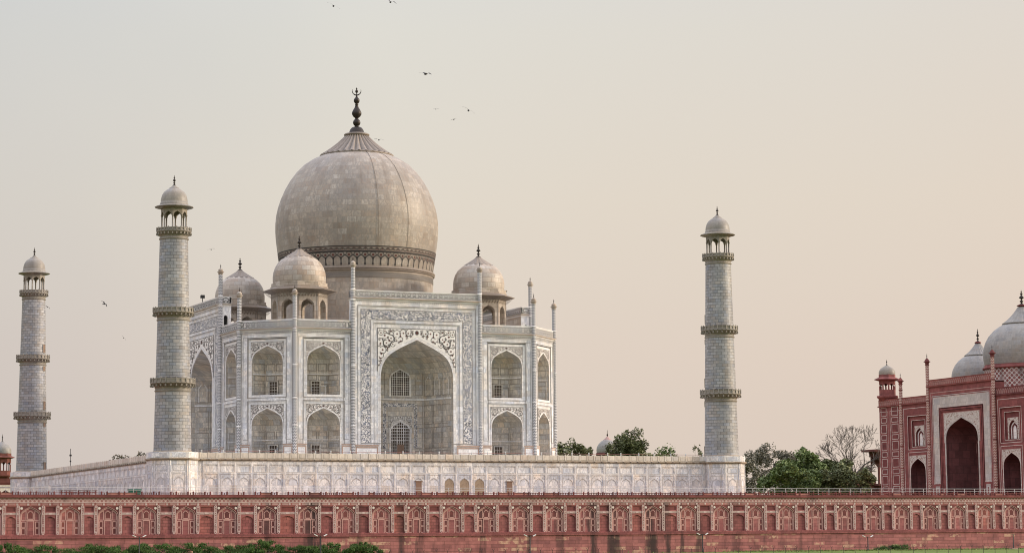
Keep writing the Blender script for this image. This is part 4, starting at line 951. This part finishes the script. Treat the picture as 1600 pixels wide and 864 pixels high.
# portal screen of the mosque
b = MB(); f = -.35; T = 2.2
fr = (-9.55,9.55,4.1,21.3); fi = (-7.6,7.6,4.1,19.1)
b.ring((-11.1,11.1,0,23.4), (-9.55,9.55,0,21.3), f, 0); b.rect(-9.55,-7.6,0,4.1,f,0); b.rect(7.6,9.55,0,4.1,f,0)
b.ring(fr, fi, f+.02, 3)
b.ring((-7.6,7.6,0,19.1), (-6.7,6.7,0,18.3), f, 0)
arch_wall(b, -6.7, 6.7, 0, 18.3, 0, 5.45, 0, 12.6, 16.8, f+.15, 0); b.reveal((-6.7,6.7,0,18.3), f, f+.15, 0, False)
arch_band(b, 0, 5.45, 0, 12.6, 16.8, .35, f+.15, .10, 3)
b.line((-10.3,10.3,.3,22.2), f, .14, 5, False, .03)
b.line((-9.75,9.75,3.9,21.5), f, .12, 3, False, .03)
for sx in (-1, 1):
    u0, u1 = sorted((sx*9.7, sx*7.5)); b.slab(u0,u1,3.95,4.1,f,.03,3); b.line((-7.4,7.4,.1,18.95), f, .14, 3, False, .03); b.line((-6.9,6.9,.1,18.5), f, .10, 5, False, .03)
for sx in (-1, 1): b.line(tuple(sorted((sx*9.2, sx*7.95)))+(1.2,3.4), f, .16, 3, True, .04); b.line(tuple(sorted((sx*8.95, sx*8.2)))+(1.5,3.1), f, .35, 3, True, .03)
niche_shell(b, 0, 5.45, 0, 12.6, 16.8, f+.15, 5.6, 1, .6, .1)
yb2 = f+.15+5.6; arch_fill(b, 1.2, 1.25, 0, 2.6, 4.0, yb2-.05, 2); arch_band(b, 1.2, 1.25, 0, 2.6, 4.0, .14, yb2-.03, .08, 4)
for j in range(5):
    for k in range(4): b.line((-3.1+j*1.25,-2.05+j*1.25,.5+k*2.3+4.2*(1 if j in (3,) and k < 1 else 0),2.4+k*2.3+4.2*(1 if j in (3,) and k < 1 else 0)), yb2, .09, 4, True, .05)
for j in range(5): b.stroke([(-3.1+j*1.3,10.0),(-3.1+j*1.3,11.6),(-2.5+j*1.3,12.4),(-1.95+j*1.3,11.6),(-1.95+j*1.3,10.0)], .12, lambda u,v,t: (u,yb2-t,v), 5, .05)
for sx in (-1,1): b.face([(sx*11.1,f,0),(sx*11.1,T,0),(sx*11.1,T,23.4),(sx*11.1,f,23.4)], 0)
b.rect(11.1,-11.1,20,23.4,T,0); b.box(-11.1,11.1,f+.01,T-.01,23.2,23.42,0)
PO = b.build('portal', [RSM, RSI, DARK, MMQ, RSD, WI2], mq)
spandrel('spandrel', 5.75, 12.6, 17.15, 6.1, 12.0, 17.95, f+.13, 1, [SPW, WI2, REDI], PO, plain=True)
o = mparapet(-11.1, 11.1, f-.02, 23.65, 24.8); o.parent = PO
for s in (-1, 1):
    spandrel('spandrel', 2.9, 6.6, 9.45, 3.0, 6.2, 9.95, -.07, .8, [SPW, WI2, REDI], mq, (s*15.9,0,0), plain=True)
    b = MB(); arch_wall(b, -1.75, 1.75, 11.9, 16.0, 0, 1.32, 11.9, 14.0, 15.55, .53, 0); arch_band(b, 0, .95, 11.95, 13.8, 15.0, .25, .98, .1, 1); arch_fill(b, 0, .55, 11.95, 13.7, 14.6, .93, 1)
    arch_band(b, 0, .52, 11.95, 13.7, 14.55, .06, .93, .03, 2); b.build('window', [SPW, MT, RSD], mq, (s*15.9,0,0))
for u, zt in ((-21.5,27.1),(-11.15,30.35),(11.15,30.35),(21.5,27.1)):
    b = MB(); r = .36; h = zt
    b.lathe([(r,0),(r,h-2.4)], 8, 0, smooth=False, rot=PI/8)
    for z in (3,7.5,12,16.5,20.7,23.6): b.lathe([(r,z-.1),(r+.12,z),(r,z+.1)], 8, 1, smooth=False, rot=PI/8)
    b.lathe([(r,h-2.5),(r+.12,h-2.35),(r,h-2.2),(.5,h-1.85),(.78,h-1.72),(.5,h-1.6),(.46,h-1.4),(.2,h-1.1),(.1,h-1.0)], 10, 1)
    o = b.build('pinnacle_shaft', [CHEVR, RSD], mq, (u,-.05 if abs(u) > 12 else f-.05,0)); t = MB(); t.lathe(finial_prof(h-1.05,1.05,.13), 8); t.build('finial', BRZ, o)
def mdome(u, y, zb, R0, zt, ztip, drum, capz):
    b = MB(); b.lathe([(R0*.985,20.4),(R0*.985,zb-.9)], 64, 1 if drum else 0, uvr=R0); b.lathe([(R0*1.0,zb-.9),(R0*1.03,zb-.8),(R0*1.03,zb-.5),(R0*.98,zb-.45),(R0*.98,zb)], 64, 0)
    o = b.build('dome_drum', [RSM, LOZW], mq, (u,y,0))
    d = MB(); H = capz-zb
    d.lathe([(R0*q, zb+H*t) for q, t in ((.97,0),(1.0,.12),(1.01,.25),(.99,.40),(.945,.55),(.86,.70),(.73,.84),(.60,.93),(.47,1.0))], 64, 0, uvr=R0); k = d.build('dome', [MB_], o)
    c_ = MB(); c_.lathe([(R0*.48,capz-.1),(R0*.51,capz),(R0*.49,capz+.2)], 64, 0, flute=40, fa=.03); hh = zt-capz
    c_.lathe([(R0*q, capz+.15+hh*t) for q, t in ((.48,0),(.36,.22),(.25,.48),(.16,.74),(.10,.95))], 96, 0, flute=24, fa=.08); c_.lathe([(R0*.1,zt+.1),(R0*.13,zt+.2),(R0*.1,zt+.4),(.1,zt+.5)], 24, 1); c_.build('lotus_cap', [MB_, RSD], k)
    t = MB(); t.lathe(finial_prof(zt+.35, ztip-zt-.35, .5*R0/7), 12); t.build('finial', BRZ, k)
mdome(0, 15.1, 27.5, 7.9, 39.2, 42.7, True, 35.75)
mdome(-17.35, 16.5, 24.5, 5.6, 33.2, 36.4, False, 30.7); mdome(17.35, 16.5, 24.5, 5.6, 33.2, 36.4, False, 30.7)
def small_pavilion(parent, c, z0, zc, zd, ztip, rad, eav, mats, name='tower_pavilion', arch=True):
    b = MB(); 
    b.lathe([(rad*.9,z0-.9),(rad*1.28,z0-.3),(rad*1.32,z0),(rad*1.28,z0+.1),(rad,z0+.12),(rad,z0+1.35),(rad*.9,z0+1.35)], 8, 0, smooth=False, rot=PI/8)
    a = rad*.30; ap = rad*cos(PI/8); fw_ = 2*rad*sin(PI/8); hs = z0+(zc-z0)*.62
    for k in range(8):
        A = PI/8+k*PI/4; b.lathe([(.16,z0+1.3),(.16,hs)], 6, 0, (rad*.92*cos(A), rad*.92*sin(A)))
        b.T = Matrix.Rotation(k*PI/4,4,'Z'); arch_wall(b, -fw_/2, fw_/2, hs, zc, 0, a, hs, hs, hs+(zc-hs)*.35, -ap, 0); arch_wall(b, -fw_/2+.1, fw_/2-.1, hs, zc, 0, a, hs, hs, hs+(zc-hs)*.35, -ap+.25, 0); b.T = None
    b.face([(q[0],q[1],zc-.05) for q in oct_pts(rad)], 0)
    b.lathe([(rad*.98,zc-.3),(eav,zc),(eav,zc+.1),(rad*1.05,zc+.5),(rad*1.02,zc+.55),(rad*1.02,zd)], 8, 0, smooth=False, rot=PI/8)
    o = b.build(name, [mats[0]], parent, (c[0],c[1],0))
    d = MB(); H = ztip-zd
    d.lathe([(rad*.98,zd-.05),(rad*1.0,zd+.14*H),(rad*.93,zd+.27*H),(rad*.75,zd+.40*H),(rad*.5,zd+.49*H),(rad*.3,zd+.54*H)], 32, 0, uvr=rad); d.lathe([(rad*.5,zd+.48*H),(rad*.45,zd+.50*H),(rad*.2,zd+.58*H),(.06,zd+.64*H)], 16, 0); d.build('dome', [mats[1]], o)
    t = MB(); t.lathe(finial_prof(zd+.62*H, .38*H, rad*.10), 8); t.build('finial', BRZ, o)
    return o
small_pavilion(mq, (-28.5,1.3), 22.7, 26.15, 27.25, 30.45, 1.72, 2.75, [RSM, MBAL])
# distant red buildings
gt = thing('gate_house', (2.9,300,-8.2), 'distant red gate house with a domed corner pavilion at the far left edge', 'building')
b = MB(); arch_wall(b, -2.2, 2.6, 0, 12.0, -.2, 1.75, 0, 8.6, 10.9, 0, 0); arch_reveal(b, -.2, 1.75, 0, 8.6, 10.9, 0, .8, 1); arch_fill(b, -.2, 1.75, 0, 8.6, 10.9, .8, 1)
b.rect(-45,-2.2,0,12.0,0,0); b.face([(2.6,0,0),(2.6,30,0),(2.6,30,12),(2.6,0,12)],0); b.box(-45,2.8,-.2,30,12.0,12.5,2); b.box(-45,2.9,-.3,30,12.5,14.4,0); b.box(-45,3.0,-.4,30,13.0,13.2,3); b.rect(-.5,.4,3.4,4.6,.7,4)
b.rect(-2.1,2.5,8.7,11.6,-.02,3) if False else None
b.build('facade_wall', [RSG, RSI, WI, RSD, DARK], gt)
spandrel('spandrel', 1.85, 8.6, 11.0, 2.1, 8.2, 11.6, -.03, .5, [WI, RSD, RSD], gt, (-.2,0,0), plain=True)
small_pavilion(gt, (-.8,2.2), 15.3, 20.4, 21.7, 27.4, 2.6, 3.7, [RSG, MB_])
ca = thing('corner_pavilion', (172.4,95,-8.2), 'weathered red corner pavilion with an open arcade behind the bare tree', 'pavilion')
b = MB(); b.box(-4.2,3.5,-1.5,3,0,7.2,0); b.box(-4.8,3.6,-2.1,3.2,7.2,7.7,0); b.box(-4.0,3.5,-1.3,3,14.2,15.4,0); b.box(-5.9,3.7,-2.4,3.5,15.4,15.9,0); b.face([(-5.9,-2.4,15.4),(3.7,-2.4,15.4),(3.5,-1.3,14.3),(-4,-1.3,14.3)],0)
for k in range(4):
    x = -3.9+k*2.3
    b.box(x-.18,x+.18,-1.25,-.9,7.7,11.8,0); b.box(x-.18,x+.18,2.4,2.8,7.7,11.8,0)
    if k < 3: arch_wall(b, x, x+2.3, 11.0, 14.2, x+1.15, .9, 11.0, 11.0, 12.6, -1.2, 0); arch_wall(b, x, x+2.3, 11.0, 14.2, x+1.15, .9, 11.0, 11.0, 12.6, 2.6, 0)
b.build('arcade', [RSG], ca)
b = MB(); b.box(-17,-4.2,0,1.2,0,8.4,0); b.box(-17.2,-4.2,-.3,1.3,7.4,7.8,0)
x = -16.8
while x < -4.6: b.box(x,x+.5,.1,.6,8.4,9.2,0); b.face([(x,.1,9.2),(x+.5,.1,9.2),(x+.25,.35,9.6)]); x += .85
b.box(-17,-4.2,.15,.5,8.4,8.75,0)
b.build('crenellated_wall', [RSG], ca)
b = MB(); arch_fill(b, -8, 1.4, 0, 4, 5.5, -.05, 0); arch_fill(b, -13, 1.4, 0, 4, 5.5, -.05, 0); b.build('painted_arch_recess', [DARK], ca)  # flat near-black arches painted as shaded recesses
wd = thing('far_mosque', (198.1,300,-8.2), 'distant white domed building with a red drum beyond the trees', 'building')
b = MB(); b.lathe([(3.6,0),(3.6,22.4),(3.75,22.5),(3.75,23.2),(3.5,23.3)], 48, 0); b.build('drum', [RSG], wd)
b = MB(); b.lathe([(3.5,23.2),(3.62,24.0),(3.5,25.0),(3.0,26.0),(2.2,26.9),(1.4,27.4)], 40, 0, uvr=3.5); k = b.build('dome', [MB_], wd); b = MB(); b.lathe([(1.5,27.3),(1.35,27.5),(.6,28.1),(.14,28.6)], 12, 1); b.lathe([(.14,28.6),(.3,29.1),(.1,29.5),(.08,30.3),(.02,30.8)], 8, 0); b.build('finial', [BRZ, WI2], k)

# ------------------------------------------------------------------ vegetation
def leaves(mb, centers, n, size, rnd, flat=.6):
    for _ in range(n):
        c, rx, rz = rnd.choice(centers)
        while True:
            p = Vector((rnd.uniform(-1,1), rnd.uniform(-1,1), rnd.uniform(-1,1)))
            if p.length_squared <= 1: break
        p = p.normalized()*(p.length**.55)
        q = Vector(c)+Vector((p.x*rx, p.y*rx, p.z*rz))
        s = size*rnd.uniform(.55,1.3); a = Vector((rnd.gauss(0,1), rnd.gauss(0,1), rnd.gauss(0,flat))).normalized(); b_ = a.cross(Vector((rnd.gauss(0,1),rnd.gauss(0,1),rnd.gauss(0,1)))).normalized()
        mb.face([q-a*s, q-b_*s*.55, q+a*s, q+b_*s*.55])
def branches(mb, p, d, L, r, depth, rnd, tips, spread=.55, upb=.15, gn=3, kids=(2,3), rmin=.03):
    pts = [p]; rr = [r]; dd = d.copy()
    for i in range(gn):
        dd = (dd+Vector((rnd.gauss(0,.16),rnd.gauss(0,.16),rnd.gauss(0,.10)+upb*.3))).normalized(); pts.append(pts[-1]+dd*L/gn); rr.append(r*(1-.42*(i+1)/gn))
    mb.tube(pts, [max(q, rmin) for q in rr], 6 if r > .12 else 4)
    if depth == 0: tips.append(pts[-1]); return
    for _ in range(rnd.randint(*kids)):
        nd = (dd+Vector((rnd.gauss(0,spread),rnd.gauss(0,spread),rnd.gauss(0,spread*.6)+upb))).normalized()
        branches(mb, pts[-1], nd, L*rnd.uniform(.62,.85), rr[-1]*.74, depth-1, rnd, tips, spread, upb, gn, kids, rmin)
    if depth > 1 and rnd.random() < .6:
        nd = (dd+Vector((rnd.gauss(0,1),rnd.gauss(0,1),.2))).normalized(); branches(mb, pts[1], nd, L*.55, rr[1]*.5, depth-2, rnd, tips, spread, upb, gn, kids, rmin)
def tree(label, x, y, z0, h, w, mat, n, seed, leaf=.42, cl=.22, trunk=.32, depth=4, gap=1., low=.25, lobes=26):
    rnd = random.Random(seed); t = thing('tree', (x,y,z0), label, 'tree', 0, 'trees beyond the terrace')
    mb = MB(); tips = []; branches(mb, Vector((0,0,0)), Vector((rnd.gauss(0,.06),0,1)), h*.34, trunk, depth, rnd, tips, .5, .2)
    # fit the limbs to the crown
    zm = max(q.z for q in tips); xm = max(max(abs(q.x),abs(q.y)) for q in tips); sz, sx = h*.93/zm, w*.5/max(xm,.1)
    mb.V = [(v[0]*sx if v[2] > h*.1 else v[0], v[1]*sx if v[2] > h*.1 else v[1], v[2]*sz) for v in mb.V]; tips = [Vector((q.x*sx,q.y*sx,q.z*sz)) for q in tips]
    mb.build('trunk', BARK, t)
    cs = [(q, w*cl*rnd.uniform(.35,.95), h*cl*.6*rnd.uniform(.35,.85)) for q in tips if q.z > h*low]
    for _ in range(lobes):
        A = rnd.uniform(0,2*PI); rr = w*.40*math.sqrt(rnd.random()); z = h*rnd.uniform(low,.8); rr *= math.sqrt(max(.1,1-((z/h-.5)/.62)**2)); cs.append((Vector((rr*cos(A),rr*sin(A),z)), w*cl*.7*rnd.uniform(.5,1), h*cl*.5*rnd.uniform(.5,1)))
    lb = MB(); leaves(lb, cs, n, leaf, rnd); lb.build('crown', mat, t); return t
TZ = -8.2
tree('dense dark green tree touching the right edge of the mausoleum', 88.6,100,TZ,17.0,9.5,F_DARK,5200,11,.34,.2)
tree('loose pale topped tree just right of the mausoleum edge', 91.0,104,TZ,18.7,8.5,F_YEL,2300,12,.3,.15,lobes=8)
tree('low scraggly tree left of the distant white dome', 95.3,96,TZ,14.6,7.0,F_MID,1300,13,.32,.16,lobes=5)
tree('tallest dark rounded tree right of the distant white dome', 103.0,100,TZ,20.9,9.6,F_DARK,6200,14,.34,.19)
tree('airy yellow green tree behind the tall dark rounded one', 108.6,104,TZ,19.3,12.0,F_YEL,4200,15,.32,.17,lobes=12)
tree('low bright green tree right of the airy yellow green one', 111.8,98,TZ,16.9,9.5,F_MID,3600,16,.32,.2)
tree('thin half bare tree with few leaves low on the platform skyline', 115.2,97,TZ,15.0,5.0,F_DRY,350,17,.26,.12,.2,lobes=2)
tree('small stunted tree with bare crooked limbs left of the lone minaret', 122.9,100,TZ,17.6,5.2,F_YEL,420,18,.28,.13,.3,lobes=2)
tree('tall grey brown hazy tree right of the lone minaret', 145.2,110,TZ,18.3,10.5,F_GREY,4200,21,.28,.17,lobes=14)
tree('grey green thin crowned tree behind the bright green ones', 154.0,112,TZ,16.6,11,F_GREY,3600,22,.28,.16,lobes=14)
tree('dull green tree against the edge of the lone minaret base', 138.2,104,TZ,14.6,9,F_GREY,3800,23,.32,.2)
tree('broad bright green tree low over the white railing', 131.0,70,TZ,12.4,13.5,F_MID,7800,24,.36,.2)
tree('rounded mid green tree rising behind the bright green one', 136.3,78,TZ,15.4,11.0,F_MID,6200,25,.36,.2)
tree('dark olive tree with drooping crown beside the bare tree', 138.0,68,TZ,11.6,11.5,F_DARK,7000,26,.34,.2)
tree('dark tree directly in front of the bare tree trunk', 145.0,78,TZ,13.0,8.5,F_DARK,5200,27,.34,.2)
tree('short dark tree at the foot of the bare tree near the red pavilion', 142.5,62,TZ,10.2,6.5,F_DARK,3600,28,.32,.2)
tree('small far tree with thin crown over the left platform edge', -17.5,92,TZ,14.3,8.5,F_DRY,900,31,.26,.16,.2,lobes=6)
# bare tree
BARK2 = solid('grey_dry_bark', (.085,.07,.058))
bt = thing('bare_tree', (152.5,80,TZ), 'large leafless tree with a wide crown of crooked branches', 'tree', 0, 'trees beyond the terrace')
rnd = random.Random(5); mb = MB(); tips = []
mb.tube([(0,0,0),(-.2,0,5),(-.1,.1,8.6)], [.55,.48,.42], 8)
for dx, dy, dz, L in ((-.95,.1,.75,4.6),(-.45,-.3,1,5.2),(.05,.2,1.1,5.4),(.55,-.2,1,5.2),(1.0,.2,.75,4.8),(-1.2,-.1,.3,4.4),(.8,.4,.45,4.2)):
    branches(mb, Vector((-.1,.1,8.4)), Vector((dx,dy,dz)).normalized(), L*.80, .32, 5, rnd, tips, .5, .1, 3, (2,3), .03)
mb.build('trunk', BARK2, bt)
lb = MB(); leaves(lb, [(q,.4,.4) for q in tips[::3]], 60, .13, rnd); lb.build('dry_leaf_tufts', F_DRY, bt)
# distant antenna mast
am = thing('antenna_mast', (-60.3,-30,ZP), 'thin antenna mast on the left edge of the platform', 'mast')
am.location = (-46.6,18,ZP)
b = MB(); b.tube([(0,0,0),(0,0,3.9)], .05, 5); b.build('pole', POLE, am); b = MB(); b.box(-.18,.18,-.12,.12,2.6,2.9); b.box(-.12,.12,-.1,.1,1.6,1.85); b.build('antenna', POLE, am)
# bushes at the foot of the river wall
def bush(label, x, y, w, h, seed, n, group='bushes along the foot of the red wall', mat=None):
    rnd = random.Random(seed); t = thing('bush', (x,y,ZG), label, 'bush', 0, group)
    cs = []
    for _ in range(46):
        u = rnd.uniform(-.52,.52); z = h*rnd.uniform(.05,.86)*math.sqrt(max(.02,1-(u/.56)**2))*rnd.uniform(.85,1.08); cs.append((Vector((u*w, rnd.uniform(-.28,.28)*w, z)), w*rnd.uniform(.05,.11), h*rnd.uniform(.10,.2)))
    lb = MB(); leaves(lb, cs, int(n*.75), .12, rnd, 1.6)
    for _ in range(int(n*.22)):          # upright shoots sticking out of the outline
        c, rx, rz = rnd.choice(cs); q = Vector(c)+Vector((rnd.gauss(0,rx*.6), rnd.gauss(0,rx*.6), rz*rnd.uniform(-.2,.6))); t_ = Vector((rnd.gauss(0,.12), rnd.gauss(0,.12), rnd.uniform(.25,.5))); lb.face([q-Vector((.035,0,0)), q+Vector((.035,0,0)), q+t_])
    lb.build('foliage', mat or F_BUSH, t)
    s = MB()
    for _ in range(7): a = rnd.uniform(0,6.28); s.tube([(0,0,0),(w*.15*cos(a),w*.15*sin(a),h*.35),(w*.3*cos(a),w*.3*sin(a),h*.65)], [.05,.04,.02], 4)
    s.build('stem', BARK, t)
YB = -66
for lab, x, w, h, sd in (
    ('bush cut by the bottom left corner of the view',-75.2,4.6,2.1,1),('low wide bush, second from the bottom left corner',-69.6,6.6,1.75,2),('rounded bush below the third blind arch from the left',-63.8,6.4,2.0,3),
    ('bush just left of the first lamp post',-59.0,5.2,1.8,4),('tall bush just right of the first lamp post',-54.4,6.2,2.15,5),('broad bush below the dark grated blind arch',-49.2,6.0,1.95,6),('low bush left of the tall dark clump',-43.4,5.2,1.55,7),
    ('tall dark bush clump left of the second lamp post',-38.0,5.4,2.35,8),('low bush before the black damp stain',-32.9,4.6,1.5,9),('bush growing round the second lamp post',-29.0,5.6,1.85,10),('last bush of the row, right of the second lamp post',-23.6,4.2,2.0,12)):
    bush(lab, x, YB+(sd%3)*1.1, w*1.2, h*1.07, sd, 6400)
bush('lone dark mound shaped bush on the bright grass at right', 70.6,-61.5,5.4,1.15,40,2400)
rnd = random.Random(77); gt_ = MB()
for _ in range(9000):
    x = rnd.uniform(-75, 110); dens = .06 if x < 40 else 1
    if rnd.random() > dens: continue
    y = YW-.5-abs(rnd.gauss(0,1))*6; hgt = rnd.uniform(.08,.30)*(1.7 if rnd.random() < .08 else 1); q = Vector((x,y,ZG)); l = Vector((rnd.gauss(0,.10), rnd.gauss(0,.10), hgt)); wv = .05+.05*rnd.random()
    gt_.face([q-Vector((wv,0,0)), q+Vector((wv,0,0)), q+l])
gt_.build('grass', F_GRASS, kind='stuff', label='grass and weeds growing at the foot of the red wall', cat='grass')
# lamp posts
lp0 = None
for px, (x, y, h), lab in ((208,(-57.6,-68,3.05),'twin headed lamp post among the bushes at bottom left'),(493,(-30.9,-68,3.0),'twin headed lamp post right of the black damp stain'),(813,(2.2,-68,2.75),'twin headed lamp post below the middle of the red wall'),(1083,(31.5,-68,2.8),'twin headed lamp post before the dark streaked wall right of centre'),(1335,(64.0,-64,2.25),'twin headed lamp post on the grass left of the mound bush'),(1555,(89.5,-68,2.45),'bare lamp post on the grass near the bottom right corner')):
    t = thing('lamp_post', (x,y,ZG), lab, 'lamp post', 0, 'lamp posts along the foot of the red wall'); b = MB()
    b.lathe([(.16,0),(.16,.3),(.09,.35),(.08,h)], 8, 0, capt=True); b.box(-.5,.5,-.03,.03,h-.08,h-.02); b.build('pole', POLE, t)
    if px != 1555:
        for s in (-1, 1):
            b = MB(); b.box(-.27,.27,-.12,.12,-.04,.04,0); b.box(-.23,.23,-.09,.09,-.07,-.04,0); o = b.build('lamp_head', WPAINT, t, (s*.72,0,h+.08)); o.rotation_euler.y = -s*.45
    else:
        b = MB(); b.box(-.6,.6,-.4,.4,0,.22); b.build('footing', WI2, t)
# wire fence with forked posts
fe = thing('wire_fence', (0,0,ZG), 'wire fence on forked dark posts across the grass before the red wall', 'fence')
D = 285.; fpost = None; ends = []
rndf = random.Random(9)
for k in range(58):
    px = 590+k*18.2; d = fw+CR*((px-800)/3715.7)+CU*((432-850)/3715.7); d.z = 0; d.normalize(); q = Vector(CAM)+d*D
    ends.append(q)
    if fpost is None:
        b = MB(); b.tube([(0,0,0),(0,0,.78)], .028, 5); b.tube([(0,0,.76),(-.16,0,1.02)], .022, 4); b.tube([(0,0,.76),(.16,0,1.02)], .022, 4); fpost = b.build('post', POLE, fe, (q.x,q.y,0), -R(24)); o = fpost
    else: o = dup(fpost, fe, (q.x,q.y,0), -R(24)+rndf.gauss(0,.15))
    o.rotation_euler.y = rndf.gauss(0,.05)
b = MB()
for z in (.25,.5,.75): b.tube([(q.x,q.y,z) for q in ends], .006, 3)
b.build('wire', POLE, fe)
# birds
def bird(label, px, py, dist, span, roll, bend, seed):
    d = fw+CR*((px-800)/3715.7)+CU*((432-py)/3715.7); q = Vector(CAM)+d*dist
    b = MB(); s = span*1.25
    b.lathe([(.001,-.32*s),(.10*s,-.2*s),(.14*s,0),(.10*s,.2*s),(.05*s,.34*s),(.001,.44*s)], 8, 0)
    b.V = [(v[0], v[2], v[1]) for v in b.V]
    for k in (-1, 1):
        top = [(0,.14*s,.05*s),(k*.42*s,.20*s,.22*s*bend),(k*1.0*s,-.05*s,.05*s*bend)]; bot = [(0,-.14*s,.05*s),(k*.42*s,-.10*s,.20*s*bend),(k*.98*s,-.14*s,.04*s*bend)]
        for i in range(2):
            for dz in (0,.03*s): b.face([(top[i][0],top[i][1],top[i][2]+dz),(top[i+1][0],top[i+1][1],top[i+1][2]+dz*.3),(bot[i+1][0],bot[i+1][1],bot[i+1][2]+dz*.3),(bot[i][0],bot[i][1],bot[i][2]+dz)])
    b.face([(-.05*s,-.25*s,0),(.05*s,-.25*s,0),(.14*s,-.55*s,0),(-.14*s,-.55*s,0)])
    o = b.build('bird', BIRD, None, tuple(q), R(seed*47 % 70-35)-R(24), label, 'bird', 'birds in the sky'); o.rotation_euler.x = R(12); o.rotation_euler.y = R(roll)
for k, (a) in enumerate((('topmost left bird of the pair at the upper edge of the sky',521,10,420,1.0,25,.8),('topmost right bird of the pair at the upper edge of the sky',610,4,420,.95,20,1.2),('wide winged bird gliding highest to the right of the dome finial',665,116,420,1.15,12,.7),
    ('tilted bird farthest right of the small flock beside the finial',732,173,420,1.05,28,.8),('tiny bird left of the small flock beside the finial',681,171,460,.55,0,.6),('tiny lowest bird of the small flock beside the finial',709,187,460,.6,-8,.6),('bird skimming the right slope of the great dome cap',592,219,420,.75,5,.9),
    ('small bird above the left end of the mausoleum roof',330,390,440,.6,-10,.8),('bird high between the two left minarets',163,475,430,.7,40,1.1),('lower small bird between the two left minarets',193,528,440,.45,50,1.1),('tiny bird right beside the shaft of the farthest left minaret',74,480,440,.5,35,1.0))):
    bird(*a, k+1)
